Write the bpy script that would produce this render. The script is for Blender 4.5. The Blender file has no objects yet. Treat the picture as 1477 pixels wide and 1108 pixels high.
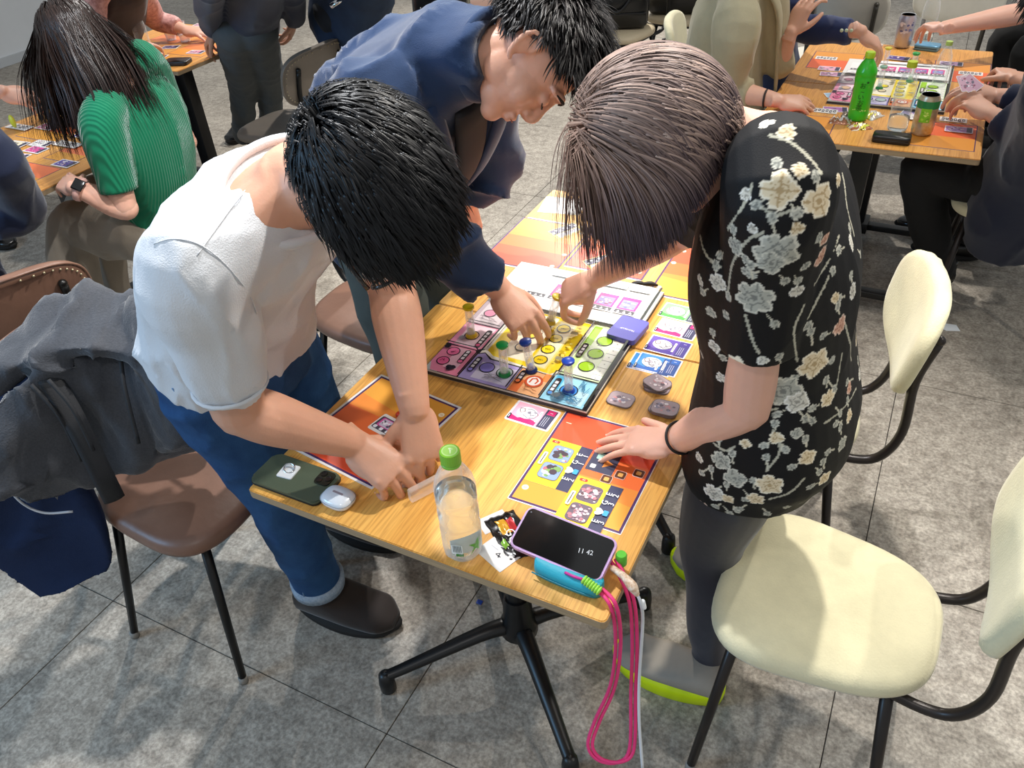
import bpy, bmesh, math, random
import numpy as np
from mathutils import Vector, Matrix, noise
random.seed(4); np.random.seed(4)
V = Vector
S = bpy.context.scene
COL = S.collection
# ------------------------------------------------------------------ camera
CAM_H = 1.72
FPX = 1153.36
RM = Matrix(((0.89214317, -0.23536398, 0.3855961), (0.44793485, 0.57161614, -0.6874659), (-0.05860824, 0.78603994, 0.61539116)))
cd = bpy.data.cameras.new('camera'); cam = bpy.data.objects.new('camera', cd); COL.objects.link(cam)
cam.matrix_world = Matrix.Translation((0, 0, CAM_H)) @ RM.to_4x4()
cd.sensor_width = 36; cd.lens = FPX / 1477 * 36; cd.clip_start = .02; cd.clip_end = 100
S.camera = cam
S.view_settings.view_transform = 'Standard'; S.view_settings.look = 'None'
S.view_settings.gamma = 1; S.view_settings.use_curve_mapping = False
S.view_settings.exposure = 0.0
# ------------------------------------------------------------------ light
w = bpy.data.worlds.new('world'); S.world = w; w.use_nodes = True
w.node_tree.nodes['Background'].inputs[0].default_value = (0.93, 0.97, 1.0, 1)
w.node_tree.nodes['Background'].inputs[1].default_value = 0.44
def spot(n, loc, target, power, size=1.2, blend=.6, color=(1, .96, .9), rad=.04):
    l = bpy.data.lights.new(n, 'SPOT'); l.energy = power; l.spot_size = size; l.spot_blend = blend
    l.color = color; l.shadow_soft_size = rad
    o = bpy.data.objects.new(n, l); COL.objects.link(o); o.location = loc
    o.rotation_euler = (V(target) - V(loc)).to_track_quat('-Z', 'Y').to_euler()
    return o
def area(n, loc, target, power, sx, sy, color=(1, 1, 1)):
    l = bpy.data.lights.new(n, 'AREA'); l.shape = 'RECTANGLE'; l.size = sx; l.size_y = sy; l.energy = power; l.color = color
    o = bpy.data.objects.new(n, l); COL.objects.link(o); o.location = loc
    o.rotation_euler = (V(target) - V(loc)).to_track_quat('-Z', 'Y').to_euler()
    return o
spot('key_spotlight', (-.15, 1.85, 2.8), (-.6, 1.0, .7), 170, 1.7, .5, (1, .95, .88))
spot('left_spotlight', (-1.25, 1.35, 2.9), (-1.3, .9, .3), 195, 1.6, .5, (.97, .98, 1.0))
spot('front_spotlight', (-.35, -.55, 2.9), (-.6, .9, .2), 28, 1.5, .6, (1, .97, .93))
spot('right_spotlight', (1.5, 1.7, 3.1), (.2, 1.2, .3), 75, 1.4, .6, (1, .95, .86))
spot('right_table_spotlight', (.5, 3.9, 3.1), (-.1, 3.1, .7), 150, 1.6, .6, (1, .95, .88))
spot('left_table_spotlight', (-2.6, 3.4, 3.1), (-2.7, 2.2, .7), 170, 1.7, .6, (1, .97, .93))
spot('far_spotlight', (-2.5, 6.0, 3.1), (-2.4, 5.0, 0), 520, 2.0, .6)
area('cool_side_light', (-3.2, -1.2, 2.2), (-1.0, .9, 1.0), 55, 1.2, 1.2, (.30, .62, 1.0))
# ------------------------------------------------------------------ pixel helpers: turn a photo pixel into a place in the room
def ray(px, py):
    return (RM @ V((px - 738.5, 554 - py, -FPX))).normalized()
def P(px, py, h):
    r = ray(px, py); return V((0, 0, CAM_H)) + r * ((h - CAM_H) / r.z)
def D(px, py, d):
    return V((0, 0, CAM_H)) + ray(px, py) * d
def CV(x, y, z):                                    # a direction given as seen (right, up, towards viewer)
    return (RM @ V((x, y, z))).normalized()
# ------------------------------------------------------------------ materials
def lin(c):
    if isinstance(c, str):
        c = c.lstrip('#'); c = [int(c[i:i + 2], 16) / 255 for i in (0, 2, 4)]
        c = [x / 12.92 if x <= .04045 else ((x + .055) / 1.055) ** 2.4 for x in c]
    return (c[0], c[1], c[2], 1)
MATS = {}
def mat(name, color, rough=.5, metal=0, spec=.5, var=0, vscale=20, bump=0, bscale=60, coat=0, sheen=0, sss=0, stretch=None, color2=None, attr=None, aniso=0):
    if name in MATS: return MATS[name]
    m = bpy.data.materials.new(name); m.use_nodes = True; nt = m.node_tree; N = nt.nodes; L = nt.links
    b = N['Principled BSDF']; b.inputs['Base Color'].default_value = lin(color)
    b.inputs['Roughness'].default_value = rough; b.inputs['Metallic'].default_value = metal
    b.inputs['Specular IOR Level'].default_value = spec
    if coat: b.inputs['Coat Weight'].default_value = coat; b.inputs['Coat Roughness'].default_value = .08
    if sheen: b.inputs['Sheen Weight'].default_value = sheen; b.inputs['Sheen Roughness'].default_value = .4
    if aniso: b.inputs['Anisotropic'].default_value = aniso
    if sss: b.inputs['Subsurface Weight'].default_value = sss; b.inputs['Subsurface Radius'].default_value = (.012, .004, .002); b.inputs['Subsurface Scale'].default_value = .6
    if var or bump or color2:
        tc = N.new('ShaderNodeTexCoord'); mp = N.new('ShaderNodeMapping'); L.new(tc.outputs['Object'], mp.inputs[0])
        if stretch: mp.inputs['Scale'].default_value = stretch
    if attr:
        a = N.new('ShaderNodeAttribute'); a.attribute_name = attr
        L.new(a.outputs['Color'], b.inputs['Base Color'])
    if var or color2:
        n = N.new('ShaderNodeTexNoise'); n.inputs['Scale'].default_value = vscale; n.inputs['Detail'].default_value = 6; n.inputs['Roughness'].default_value = .62
        L.new(mp.outputs[0], n.inputs['Vector'])
        cr = N.new('ShaderNodeValToRGB'); L.new(n.outputs[0], cr.inputs[0])
        c = lin(color); e = cr.color_ramp.elements; e[0].position = .3; e[1].position = .7
        if color2: e[0].color = lin(color2); e[1].color = c
        else:
            e[0].color = (c[0] * (1 - var), c[1] * (1 - var), c[2] * (1 - var), 1); e[1].color = (min(1, c[0] * (1 + var)), min(1, c[1] * (1 + var)), min(1, c[2] * (1 + var)), 1)
        L.new(cr.outputs[0], b.inputs['Base Color'])
    if bump:
        n2 = N.new('ShaderNodeTexNoise'); n2.inputs['Scale'].default_value = bscale; n2.inputs['Detail'].default_value = 4
        L.new(mp.outputs[0], n2.inputs['Vector'])
        bp = N.new('ShaderNodeBump'); bp.inputs['Strength'].default_value = bump; bp.inputs['Distance'].default_value = .004
        L.new(n2.outputs[0], bp.inputs['Height']); L.new(bp.outputs[0], b.inputs['Normal'])
    MATS[name] = m; return m
def clear(name, tint=(1, 1, 1), alpha=.18, rough=.05):
    if name in MATS: return MATS[name]
    m = bpy.data.materials.new(name); m.use_nodes = True; nt = m.node_tree; N = nt.nodes; L = nt.links
    out = N['Material Output']; b = N['Principled BSDF']; b.inputs['Base Color'].default_value = (*tint, 1); b.inputs['Roughness'].default_value = rough
    t = N.new('ShaderNodeBsdfTransparent'); t.inputs[0].default_value = (*[.6 + .4 * x for x in tint], 1)
    fr = N.new('ShaderNodeLayerWeight'); fr.inputs[0].default_value = .35
    ma = N.new('ShaderNodeMath'); ma.operation = 'MULTIPLY_ADD'; L.new(fr.outputs['Facing'], ma.inputs[0]); ma.inputs[1].default_value = .55; ma.inputs[2].default_value = alpha
    mx = N.new('ShaderNodeMixShader'); L.new(ma.outputs[0], mx.inputs[0]); L.new(t.outputs[0], mx.inputs[1]); L.new(b.outputs[0], mx.inputs[2]); L.new(mx.outputs[0], out.inputs[0])
    MATS[name] = m; return m
def ink(c, rough=.38):
    return mat('ink_%s_%d' % (c.lstrip('#'), int(rough * 100)), c, rough, 0, .45)
# ------------------------------------------------------------------ object helpers
def Wm(o):
    m = Matrix.Identity(4)
    while o is not None:
        m = (o.matrix_parent_inverse @ o.matrix_basis if o.parent else o.matrix_basis) @ m
        o = o.parent
    return m
def finish(me, mats, smooth=True):
    for m in (mats if isinstance(mats, (list, tuple)) else [mats]): me.materials.append(m)
    if smooth: me.polygons.foreach_set('use_smooth', [True] * len(me.polygons))
    me.update()
def link(name, me, parent=None, world=False):
    o = bpy.data.objects.new(name, me); COL.objects.link(o)
    if parent is not None:
        o.parent = parent
        if world: o.matrix_parent_inverse = Wm(parent).inverted()
    return o
def obj(name, bm, m, parent=None, smooth=True, world=False, auto=None):
    me = bpy.data.meshes.new(name)
    bmesh.ops.recalc_face_normals(bm, faces=bm.faces[:])
    if auto:
        for e in bm.edges:
            if len(e.link_faces) == 2 and e.calc_face_angle(0) > math.radians(auto): e.smooth = False
    bm.to_mesh(me); bm.free(); finish(me, m, smooth)
    return link(name, me, parent, world)
def tag(o, label=None, cat=None, group=None, kind=None):
    if label: o['label'] = label
    if cat: o['category'] = cat
    if group: o['group'] = group
    if kind: o['kind'] = kind
    return o
def thing(name, label, cat, loc=(0, 0, 0), rz=0, group=None):
    o = bpy.data.objects.new(name, None); COL.objects.link(o); o.location = loc; o.rotation_euler = (0, 0, rz); o.empty_display_size = .05
    return tag(o, label, cat, group)
def copy_tree(o, parent=None):
    c = o.copy(); COL.objects.link(c)
    if parent is not None: c.parent = parent
    for ch in list(o.children): copy_tree(ch, c)
    return c
BM = bmesh.new
def box(bm, a, b, bev=0, m=None, mi=0):
    a, b = V(a), V(b); r = bmesh.ops.create_cube(bm, size=1); vs = r['verts']
    for v in vs: v.co = V(((a.x + b.x) / 2 + v.co.x * (b.x - a.x), (a.y + b.y) / 2 + v.co.y * (b.y - a.y), (a.z + b.z) / 2 + v.co.z * (b.z - a.z)))
    if bev:
        es = list({e for v in vs for e in v.link_edges}); g = bmesh.ops.bevel(bm, geom=es, offset=bev, segments=2, affect='EDGES', profile=.6); vs = list({v for f in g['faces'] for v in f.verts} | {v for v in vs if v.is_valid})
    if m is not None:
        for v in vs: v.co = m @ v.co
    return vs
def prism(bm, pts, z0, z1, bev=0, m=None):
    b = [bm.verts.new((p[0], p[1], z0)) for p in pts]; t = [bm.verts.new((p[0], p[1], z1)) for p in pts]; n = len(pts)
    bm.faces.new(b[::-1]); top = bm.faces.new(t)
    for i in range(n): bm.faces.new((b[i], b[(i + 1) % n], t[(i + 1) % n], t[i]))
    vs = b + t
    if bev:
        g = bmesh.ops.bevel(bm, geom=list(top.edges), offset=bev, segments=2, affect='EDGES'); vs = list({v for v in vs if v.is_valid} | {v for f in g['faces'] for v in f.verts})
    if m is not None:
        for v in vs: v.co = m @ v.co
    return vs
def rrect(w, h, r, n=5):
    out = []
    for cx, cy, a0 in ((w / 2 - r, h / 2 - r, 0), (-w / 2 + r, h / 2 - r, 90), (-w / 2 + r, -h / 2 + r, 180), (w / 2 - r, -h / 2 + r, 270)):
        for i in range(n): a = math.radians(a0 + 90 * i / (n - 1)); out.append((cx + r * math.cos(a), cy + r * math.sin(a)))
    return out
def rings(bm, rs, cap=True, m=None):
    vr = []
    for r in rs: vr.append([bm.verts.new(m @ V(p) if m is not None else p) for p in r])
    n = len(vr[0])
    for a, b in zip(vr, vr[1:]):
        for i in range(n): bm.faces.new((a[i], a[(i + 1) % n], b[(i + 1) % n], b[i]))
    if cap: bm.faces.new(vr[0][::-1]); bm.faces.new(vr[-1])
    return vr
def lathe(bm, prof, seg=28, m=None, cap=True):
    return rings(bm, [[(r * math.cos(2 * math.pi * i / seg), r * math.sin(2 * math.pi * i / seg), z) for i in range(seg)] for r, z in prof], cap, m)
def cat(pts, n=6):
    pts = [V(p) for p in pts]
    if len(pts) < 3: return [pts[0].lerp(pts[1], i / n) for i in range(n + 1)]
    out = []; Q = [pts[0] * 2 - pts[1]] + pts + [pts[-1] * 2 - pts[-2]]
    for i in range(1, len(Q) - 2):
        a, b, c, d = Q[i - 1:i + 3]
        for k in range(n):
            t = k / n; out.append(.5 * ((2 * b) + (c - a) * t + (2 * a - 5 * b + 4 * c - d) * t * t + (3 * b - a - 3 * c + d) * t ** 3))
    out.append(pts[-1]); return out
def tube(bm, pts, r, seg=10, n=6, flat=None, caps=False):
    """sweep; r = radius or list per control point; flat = (axis, ratio) squashes along an axis; caps = rounded ends"""
    rr = r if isinstance(r, (list, tuple)) else [r] * len(pts)
    C = cat(pts, n); k = len(C); R = []
    Rc = cat([V((x, 0, 0)) for x in rr], n); R = [max(v.x, .0002) for v in Rc]
    T = [(C[min(i + 1, k - 1)] - C[max(i - 1, 0)]).normalized() for i in range(k)]
    if caps:
        pre = []; post = []
        for a in (80, 60, 35):
            s, c = math.sin(math.radians(a)), math.cos(math.radians(a)); pre.append((C[0] - T[0] * R[0] * s, T[0], R[0] * c))
        for a in (35, 60, 80):
            s, c = math.sin(math.radians(a)), math.cos(math.radians(a)); post.append((C[-1] + T[-1] * R[-1] * s, T[-1], R[-1] * c))
        seq = pre + list(zip(C, T, R)) + post
    else: seq = list(zip(C, T, R))
    u = flat[0].copy() if flat else (V((0, 0, 1)) if abs(T[0].z) < .9 else V((1, 0, 0)))
    ra = flat[1] if flat else 1; rs = []
    for c, t, q in seq:
        u = (u - t * u.dot(t)); u = u.normalized() if u.length > 1e-6 else t.orthogonal().normalized(); v = t.cross(u)
        if flat:
            u2 = flat[0] - t * flat[0].dot(t)
            if u2.length > .15: u = u2.normalized(); v = t.cross(u)
        rs.append([c + u * (q * ra * math.cos(2 * math.pi * i / seg)) + v * (q * math.sin(2 * math.pi * i / seg)) for i in range(seg)])
    rings(bm, rs)
def ell(bm, c, a, b=None, d=None, sub=2):
    """ellipsoid from centre and three axis vectors (or three radii)"""
    if b is None: a, b, d = V((a[0], 0, 0)), V((0, a[1], 0)), V((0, 0, a[2]))
    r = bmesh.ops.create_icosphere(bm, subdivisions=sub, radius=1)
    c = V(c)
    for v in r['verts']: x, y, z_ = v.co; v.co = c + a * x + b * y + d * z_
def loft(bm, secs, seg=24, n=4, e=2.3):
    """secs = (centre, half-width vector, half-depth vector)"""
    C = cat([s[0] for s in secs], n); A = cat([s[1] for s in secs], n); B = cat([s[2] for s in secs], n); rs = []
    def sp(t): return math.copysign(abs(t) ** (2 / e), t)
    for c, a, b in zip(C, A, B): rs.append([c + a * sp(math.cos(2 * math.pi * i / seg)) + b * sp(math.sin(2 * math.pi * i / seg)) for i in range(seg)])
    rings(bm, rs)
def remesh(bm, vox, sm=4, dec=.36):
    me = bpy.data.meshes.new('tmp'); bmesh.ops.recalc_face_normals(bm, faces=bm.faces[:]); bm.to_mesh(me); bm.free()
    o = bpy.data.objects.new('tmp', me); COL.objects.link(o)
    r = o.modifiers.new('r', 'REMESH'); r.mode = 'VOXEL'; r.voxel_size = vox
    if sm: s = o.modifiers.new('s', 'SMOOTH'); s.factor = .5; s.iterations = sm
    if dec < 1: dm = o.modifiers.new('d', 'DECIMATE'); dm.ratio = dec
    dg = bpy.context.evaluated_depsgraph_get(); dg.update()
    me2 = bpy.data.meshes.new_from_object(o.evaluated_get(dg)); bpy.data.objects.remove(o); bpy.data.meshes.remove(me)
    return me2
def getv(me): a = np.empty(len(me.vertices) * 3, 'f4'); me.vertices.foreach_get('co', a); return a.reshape(-1, 3)
def setv(me, a): me.vertices.foreach_set('co', a.ravel().astype('f4')); me.update()
def getn(me): a = np.empty(len(me.vertices) * 3, 'f4'); me.vertices.foreach_get('normal', a); return a.reshape(-1, 3)
def folds(me, amp=.006, freq=9, axis=None, seed=0, k=.65, only=None):
    """cloth creases: ridged noise stretched along an axis, pushed along the normals"""
    a = getv(me); n = getn(me); ax = V(axis).normalized() if axis is not None else None; off = V((seed * 7.3, seed * 3.1, seed * 1.7)); d = np.zeros(len(a))
    for i, co in enumerate(a):
        p = V(co)
        if ax is not None: p = p - ax * (p.dot(ax) * k)
        q = p * freq + off
        q = q + V((noise.noise(q * .7), noise.noise(q * .7 + V((9, 0, 0))), 0)) * .8
        r = 1 - abs(noise.noise(q)) * 2.2
        d[i] = (max(r, 0) ** 2) * .8 + noise.noise(q * .5) * .5 - .25
    if only is not None: d *= only(a)
    setv(me, a + n * (d * amp)[:, None])
def joinme(name, mes):
    bm = BM()
    for m_ in mes: bm.from_mesh(m_)
    me = bpy.data.meshes.new(name); bm.to_mesh(me); bm.free(); return me
def fastmesh(name, verts, quads):
    me = bpy.data.meshes.new(name); nv, nf = len(verts), len(quads)
    me.vertices.add(nv); me.vertices.foreach_set('co', verts.astype('f4').ravel())
    me.loops.add(nf * 4); me.loops.foreach_set('vertex_index', quads.astype('i4').ravel())
    me.polygons.add(nf); me.polygons.foreach_set('loop_start', np.arange(0, nf * 4, 4, dtype='i4')); me.update(calc_edges=True); me.validate()
    return me
# ------------------------------------------------------------------ flat print
class Canvas:
    """flat print laid on a surface: each colour its own slot, later shapes a hair above earlier ones"""
    def __init__(s, k=1.0): s.sh = []; s.k = k
    def poly(s, pts, c): s.sh.append(([(p[0] * s.k, p[1] * s.k) for p in pts], c)); return s
    def rect(s, x0, y0, x1, y1, c): return s.poly([(x0, y0), (x1, y0), (x1, y1), (x0, y1)], c)
    def rr(s, cx, cy, w_, h_, r, c, rot=0):
        ca, sa = math.cos(rot), math.sin(rot); return s.poly([(cx + x * ca - y * sa, cy + x * sa + y * ca) for x, y in rrect(w_, h_, r)], c)
    def circ(s, x, y, r, c, n=24, sy=1): return s.poly([(x + r * math.cos(2 * math.pi * i / n), y + r * sy * math.sin(2 * math.pi * i / n)) for i in range(n)], c)
    def dot(s, x, y, r, c, edge='#15131a', e=.1): s.circ(x, y, r, edge); return s.circ(x, y, r - e, c)
    def line(s, pts, w_, c):
        for a, b in zip(pts, pts[1:]):
            d = V((b[0] - a[0], b[1] - a[1])); 
            if d.length < 1e-7: continue
            d.normalize(); n = V((-d.y, d.x)) * (w_ / 2); e = d * (w_ * .3)
            s.poly([(a[0] + n.x - e.x, a[1] + n.y - e.y), (a[0] - n.x - e.x, a[1] - n.y - e.y), (b[0] - n.x + e.x, b[1] - n.y + e.y), (b[0] + n.x + e.x, b[1] + n.y + e.y)], c)
        return s
    def scrib(s, x0, y0, x1, y1, c, w_, n=8, rnd=None):
        rnd = rnd or random
        pts = [(rnd.uniform(x0, x1), rnd.uniform(y0, y1)) for _ in range(n)]
        return s.line(pts, w_, c)
    def blobs(s, x0, y0, x1, y1, cols, n, r0, r1):
        for _ in range(n):
            r = random.uniform(r0, r1); x = random.uniform(x0 + r, x1 - r); y = random.uniform(y0 + r, y1 - r)
            s.circ(x, y, r, random.choice(cols), 7, random.uniform(.6, 1))
        return s
    def text(s, t, x, y, size, c, rot=0):
        s.sh.append((('T', t, x * s.k, y * s.k, size * s.k, rot), c)); return s
    def build(s, name, parent, z=0, rough=.38, f=None, world=False, dz=.00003):
        bm = BM(); cols = []; zz = z
        for pts, c in s.sh:
            if c not in cols: cols.append(c)
            mi = cols.index(c); zz += dz
            if pts[0] == 'T':
                _, t, x, y, size, rot = pts
                cu = bpy.data.curves.new('t', 'FONT'); cu.body = t; cu.size = size; cu.align_x = 'CENTER'; cu.align_y = 'CENTER'; cu.resolution_u = 2
                o = bpy.data.objects.new('t', cu); COL.objects.link(o); dg = bpy.context.evaluated_depsgraph_get(); dg.update()
                me = bpy.data.meshes.new_from_object(o.evaluated_get(dg)); bpy.data.objects.remove(o)
                n0 = len(bm.faces); v0 = len(bm.verts); bm.from_mesh(me); bpy.data.meshes.remove(me); bm.verts.ensure_lookup_table(); bm.faces.ensure_lookup_table()
                ca, sa = math.cos(rot), math.sin(rot)
                for v in bm.verts[v0:]: v.co = V((x + v.co.x * ca - v.co.y * sa, y + v.co.x * sa + v.co.y * ca, zz))
                for fc in bm.faces[n0:]: fc.material_index = mi
            else:
                try: fc = bm.faces.new([bm.verts.new((p[0], p[1], zz)) for p in pts]); fc.material_index = mi
                except Exception: continue
                fc.normal_update()
                if fc.normal.z < 0: fc.normal_flip()
        if f:
            for v in bm.verts: v.co = f(v.co)
        me = bpy.data.meshes.new(name); bm.to_mesh(me); bm.free()
        for c in cols: me.materials.append(ink(c, rough))
        return link(name, me, parent, world)
# ------------------------------------------------------------------ the setting: vinyl tile floor, white partition
def floor_mat():
    m = bpy.data.materials.new('concrete_look_vinyl'); m.use_nodes = True; N = m.node_tree.nodes; L = m.node_tree.links; b = N['Principled BSDF']
    tc = N.new('ShaderNodeTexCoord'); oi = N.new('ShaderNodeObjectInfo')
    ad = N.new('ShaderNodeVectorMath'); ad.operation = 'MULTIPLY_ADD'; L.new(oi.outputs['Location'], ad.inputs[0]); ad.inputs[1].default_value = (1, 1, 1)
    L.new(tc.outputs['Object'], ad.inputs[2])
    def nz(sc, det, lo, hi, a, c, dist=0, ro=.6):
        n = N.new('ShaderNodeTexNoise'); n.inputs['Scale'].default_value = sc; n.inputs['Detail'].default_value = det; n.inputs['Distortion'].default_value = dist; n.inputs['Roughness'].default_value = ro
        L.new(ad.outputs[0], n.inputs['Vector']); r = N.new('ShaderNodeValToRGB'); L.new(n.outputs[0], r.inputs[0]); r.color_ramp.elements[0].position = lo; r.color_ramp.elements[1].position = hi
        r.color_ramp.elements[0].color = lin(a); r.color_ramp.elements[1].color = lin(c); return n, r
    n1, r1 = nz(3.2, 8, .3, .72, '#7f766b', '#bab1a3', .6)
    n2, r2 = nz(26, 9, .38, .62, '#8a8175', '#ddd4c5', .3, .75)
    n3, r3 = nz(110, 5, .36, .62, '#8a8a8a', '#ffffff', 0)
    mx = N.new('ShaderNodeMix'); mx.data_type = 'RGBA'; mx.inputs[0].default_value = .5; L.new(r1.outputs[0], mx.inputs[6]); L.new(r2.outputs[0], mx.inputs[7])
    mu = N.new('ShaderNodeMix'); mu.data_type = 'RGBA'; mu.blend_type = 'MULTIPLY'; mu.inputs[0].default_value = .55; L.new(mx.outputs[2], mu.inputs[6]); L.new(r3.outputs[0], mu.inputs[7])
    L.new(mu.outputs[2], b.inputs['Base Color']); b.inputs['Roughness'].default_value = .52; b.inputs['Specular IOR Level'].default_value = .35
    bp = N.new('ShaderNodeBump'); bp.inputs['Strength'].default_value = .15; bp.inputs['Distance'].default_value = .002; L.new(n2.outputs[0], bp.inputs['Height']); L.new(bp.outputs[0], b.inputs['Normal'])
    return m
FM = floor_mat()
fl = BM(); box(fl, (-9, -1.6, -.05), (4.2, 9.2, -.004)); fl = obj('floor', fl, mat('floor_base', '#33312e', .9), smooth=False); tag(fl, 'grey concrete look vinyl tile floor with thin dark joints', 'floor', kind='structure')
TX0, TY0, TS = -.765, .665, .885
tbm = BM(); hs = TS / 2 - .0012
prism(tbm, rrect(hs * 2, hs * 2, .001, 2), -.004, 0, .0008)
tme = None
for ix in range(-9, 6):
    for iy in range(-2, 10):
        cx, cy = TX0 + (ix + .5) * TS, TY0 + (iy + .5) * TS
        if tme is None:
            t0 = obj('tile', tbm, FM, fl, smooth=False); tme = t0.data; t = t0
        else: t = link('tile', tme, fl)
        t.location = (cx, cy, 0)
wb = BM(); box(wb, (-9, 3.3, -.004), (-6.75, 3.42, 2.6), .004); tag(obj('wall_left', wb, mat('white_wall', '#e9ebec', .6, var=.03, vscale=4), smooth=False), 'white partition wall at the far left corner', 'wall', kind='structure')
wb = BM(); box(wb, (-6.87, 3.42, -.004), (-6.75, 4.7, 2.6), .004); tag(obj('wall_back', wb, MATS['white_wall'], smooth=False), 'return of the white partition wall', 'wall', kind='structure')
wb = BM(); box(wb, (-6.75, 3.42, 0), (-6.735, 4.7, .07), .002); tag(obj('baseboard_left', wb, mat('base_white', '#c9ccce', .5), smooth=False), 'pale baseboard under the partition', 'baseboard', kind='structure')
# ------------------------------------------------------------------ tables
def wood(name, hue='#d59a48', dark='#a8702c', stretch=(14, 1.2, 14)):
    if name in MATS: return MATS[name]
    m = bpy.data.materials.new(name); m.use_nodes = True; N = m.node_tree.nodes; L = m.node_tree.links; b = N['Principled BSDF']
    tc = N.new('ShaderNodeTexCoord'); mp = N.new('ShaderNodeMapping'); mp.inputs['Scale'].default_value = stretch; L.new(tc.outputs['Object'], mp.inputs[0])
    n1 = N.new('ShaderNodeTexNoise'); n1.inputs['Scale'].default_value = 1.2; n1.inputs['Detail'].default_value = 4; n1.inputs['Distortion'].default_value = .8; L.new(mp.outputs[0], n1.inputs['Vector'])
    mp2 = N.new('ShaderNodeMapping'); mp2.inputs['Scale'].default_value = (160, 6, 160); L.new(tc.outputs['Object'], mp2.inputs[0])
    n2 = N.new('ShaderNodeTexNoise'); n2.inputs['Scale'].default_value = 1.6; n2.inputs['Detail'].default_value = 3; n2.inputs['Distortion'].default_value = .5; L.new(mp2.outputs[0], n2.inputs['Vector'])
    r1 = N.new('ShaderNodeValToRGB'); L.new(n1.outputs[0], r1.inputs[0]); r1.color_ramp.elements[0].position = .3; r1.color_ramp.elements[1].position = .7
    r1.color_ramp.elements[0].color = lin('#dfa04a'); r1.color_ramp.elements[1].color = lin(hue)
    r2 = N.new('ShaderNodeValToRGB'); L.new(n2.outputs[0], r2.inputs[0]); r2.color_ramp.elements[0].position = .36; r2.color_ramp.elements[1].position = .56
    r2.color_ramp.elements[0].color = lin(dark); r2.color_ramp.elements[1].color = (1, 1, 1, 1)
    mu = N.new('ShaderNodeMix'); mu.data_type = 'RGBA'; mu.blend_type = 'MULTIPLY'; mu.inputs[0].default_value = .34; L.new(r1.outputs[0], mu.inputs[6]); L.new(r2.outputs[0], mu.inputs[7])
    L.new(mu.outputs[2], b.inputs['Base Color']); b.inputs['Roughness'].default_value = .42; b.inputs['Specular IOR Level'].default_value = .4
    MATS[name] = m; return m
BLK = mat('black_steel', '#0f0f10', .38, 0, .5)
def table(label, cx, cy, w_, d_, style=0, hue='#e0a552'):
    t = thing('cafe_table', label, 'table', (cx, cy, 0), 0, None)
    b = BM(); prism(b, rrect(w_, d_, .008, 3), .702, .72, .0015); top = obj('tabletop', b, wood('oak_veneer' + hue, hue), t, smooth=False)
    b = BM(); prism(b, rrect(w_ + .0012, d_ + .0012, .0085, 3), .7025, .7178); obj('edge_band', b, mat('plywood_edge', '#a0896a', .6, var=.25, vscale=3, stretch=(2, 2, 200)), top, smooth=False)
    b = BM()
    if style == 0: tube(b, [(0, 0, .12), (0, 0, .69)], .025, 18, 2)
    else: box(b, (-.032, -.032, .05), (.032, .032, .69), .003)
    obj('column', b, BLK, t, auto=40)
    b = BM(); prism(b, rrect(.3, .3, .03), .690, .702); obj('top_plate', b, BLK, t, smooth=False)
    b = BM()
    if style == 0: lathe(b, [(.03, .06), (.046, .075), (.046, .1), (.036, .125), (.034, .17), (.03, .2), (.026, .2)], 20)
    else: box(b, (-.05, -.05, .045), (.05, .05, .09), .004)
    obj('hub', b, BLK, t, auto=50)
    for k in range(4):
        a = math.radians(45 + 90 * k if style == 0 else 90 * k); L_ = .335 if style == 0 else .26; u = V((math.cos(a), math.sin(a), 0))
        b = BM()
        if style == 0: tube(b, [u * .03 + V((0, 0, .10)), u * .1 + V((0, 0, .098)), u * (L_ - .05) + V((0, 0, .062)), u * L_ + V((0, 0, .055))], [.024, .020, .015, .014], 8, 4, flat=(V((0, 0, 1)), .8))
        else:
            M = Matrix.Rotation(a, 4, 'Z'); box(b, (.04, -.02, .05), (L_, .02, .075), .003, M)
        arm = obj('base_arm', b, BLK, t)
        b = BM(); lathe(b, [(.016, 0), (.019, .006), (.019, .035), (.016, .06), (.008, .066)], 14, Matrix.Translation(u * (L_ - .004)));  obj('foot', b, BLK, arm, auto=50)
    return t
TW, TD = .686, .665
table('oak veneer cafe table nearest the camera, bottle and phones on its front edge', -.5875, .66 + TD / 2 + .0015, TW - .003, TD - .003, 0, '#ecb660')
table('oak veneer cafe table butted behind the nearest one, holding three orange player mats', -.5875, .66 + TD * 1.5 + .0015, TW - .003, TD - .003, 0, '#ecb660')
table('oak veneer table with the green tea bottle and drink can at its front edge', -.17, 2.86, .672, .55, 1, '#dfa25a')
table('oak veneer table behind the green tea bottle table, between the reaching hands', -.17, 3.413, .672, .55, 1, '#dfa25a')
table('oak veneer table at the left edge, in front of the woman in green sweater', -2.82, 1.74, .69, .68, 1, '#dfa25a')
table('oak veneer table behind the green sweater woman holding a black wallet', -3.35, 2.88, .70, .66, 1, '#dfa25a')
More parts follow.
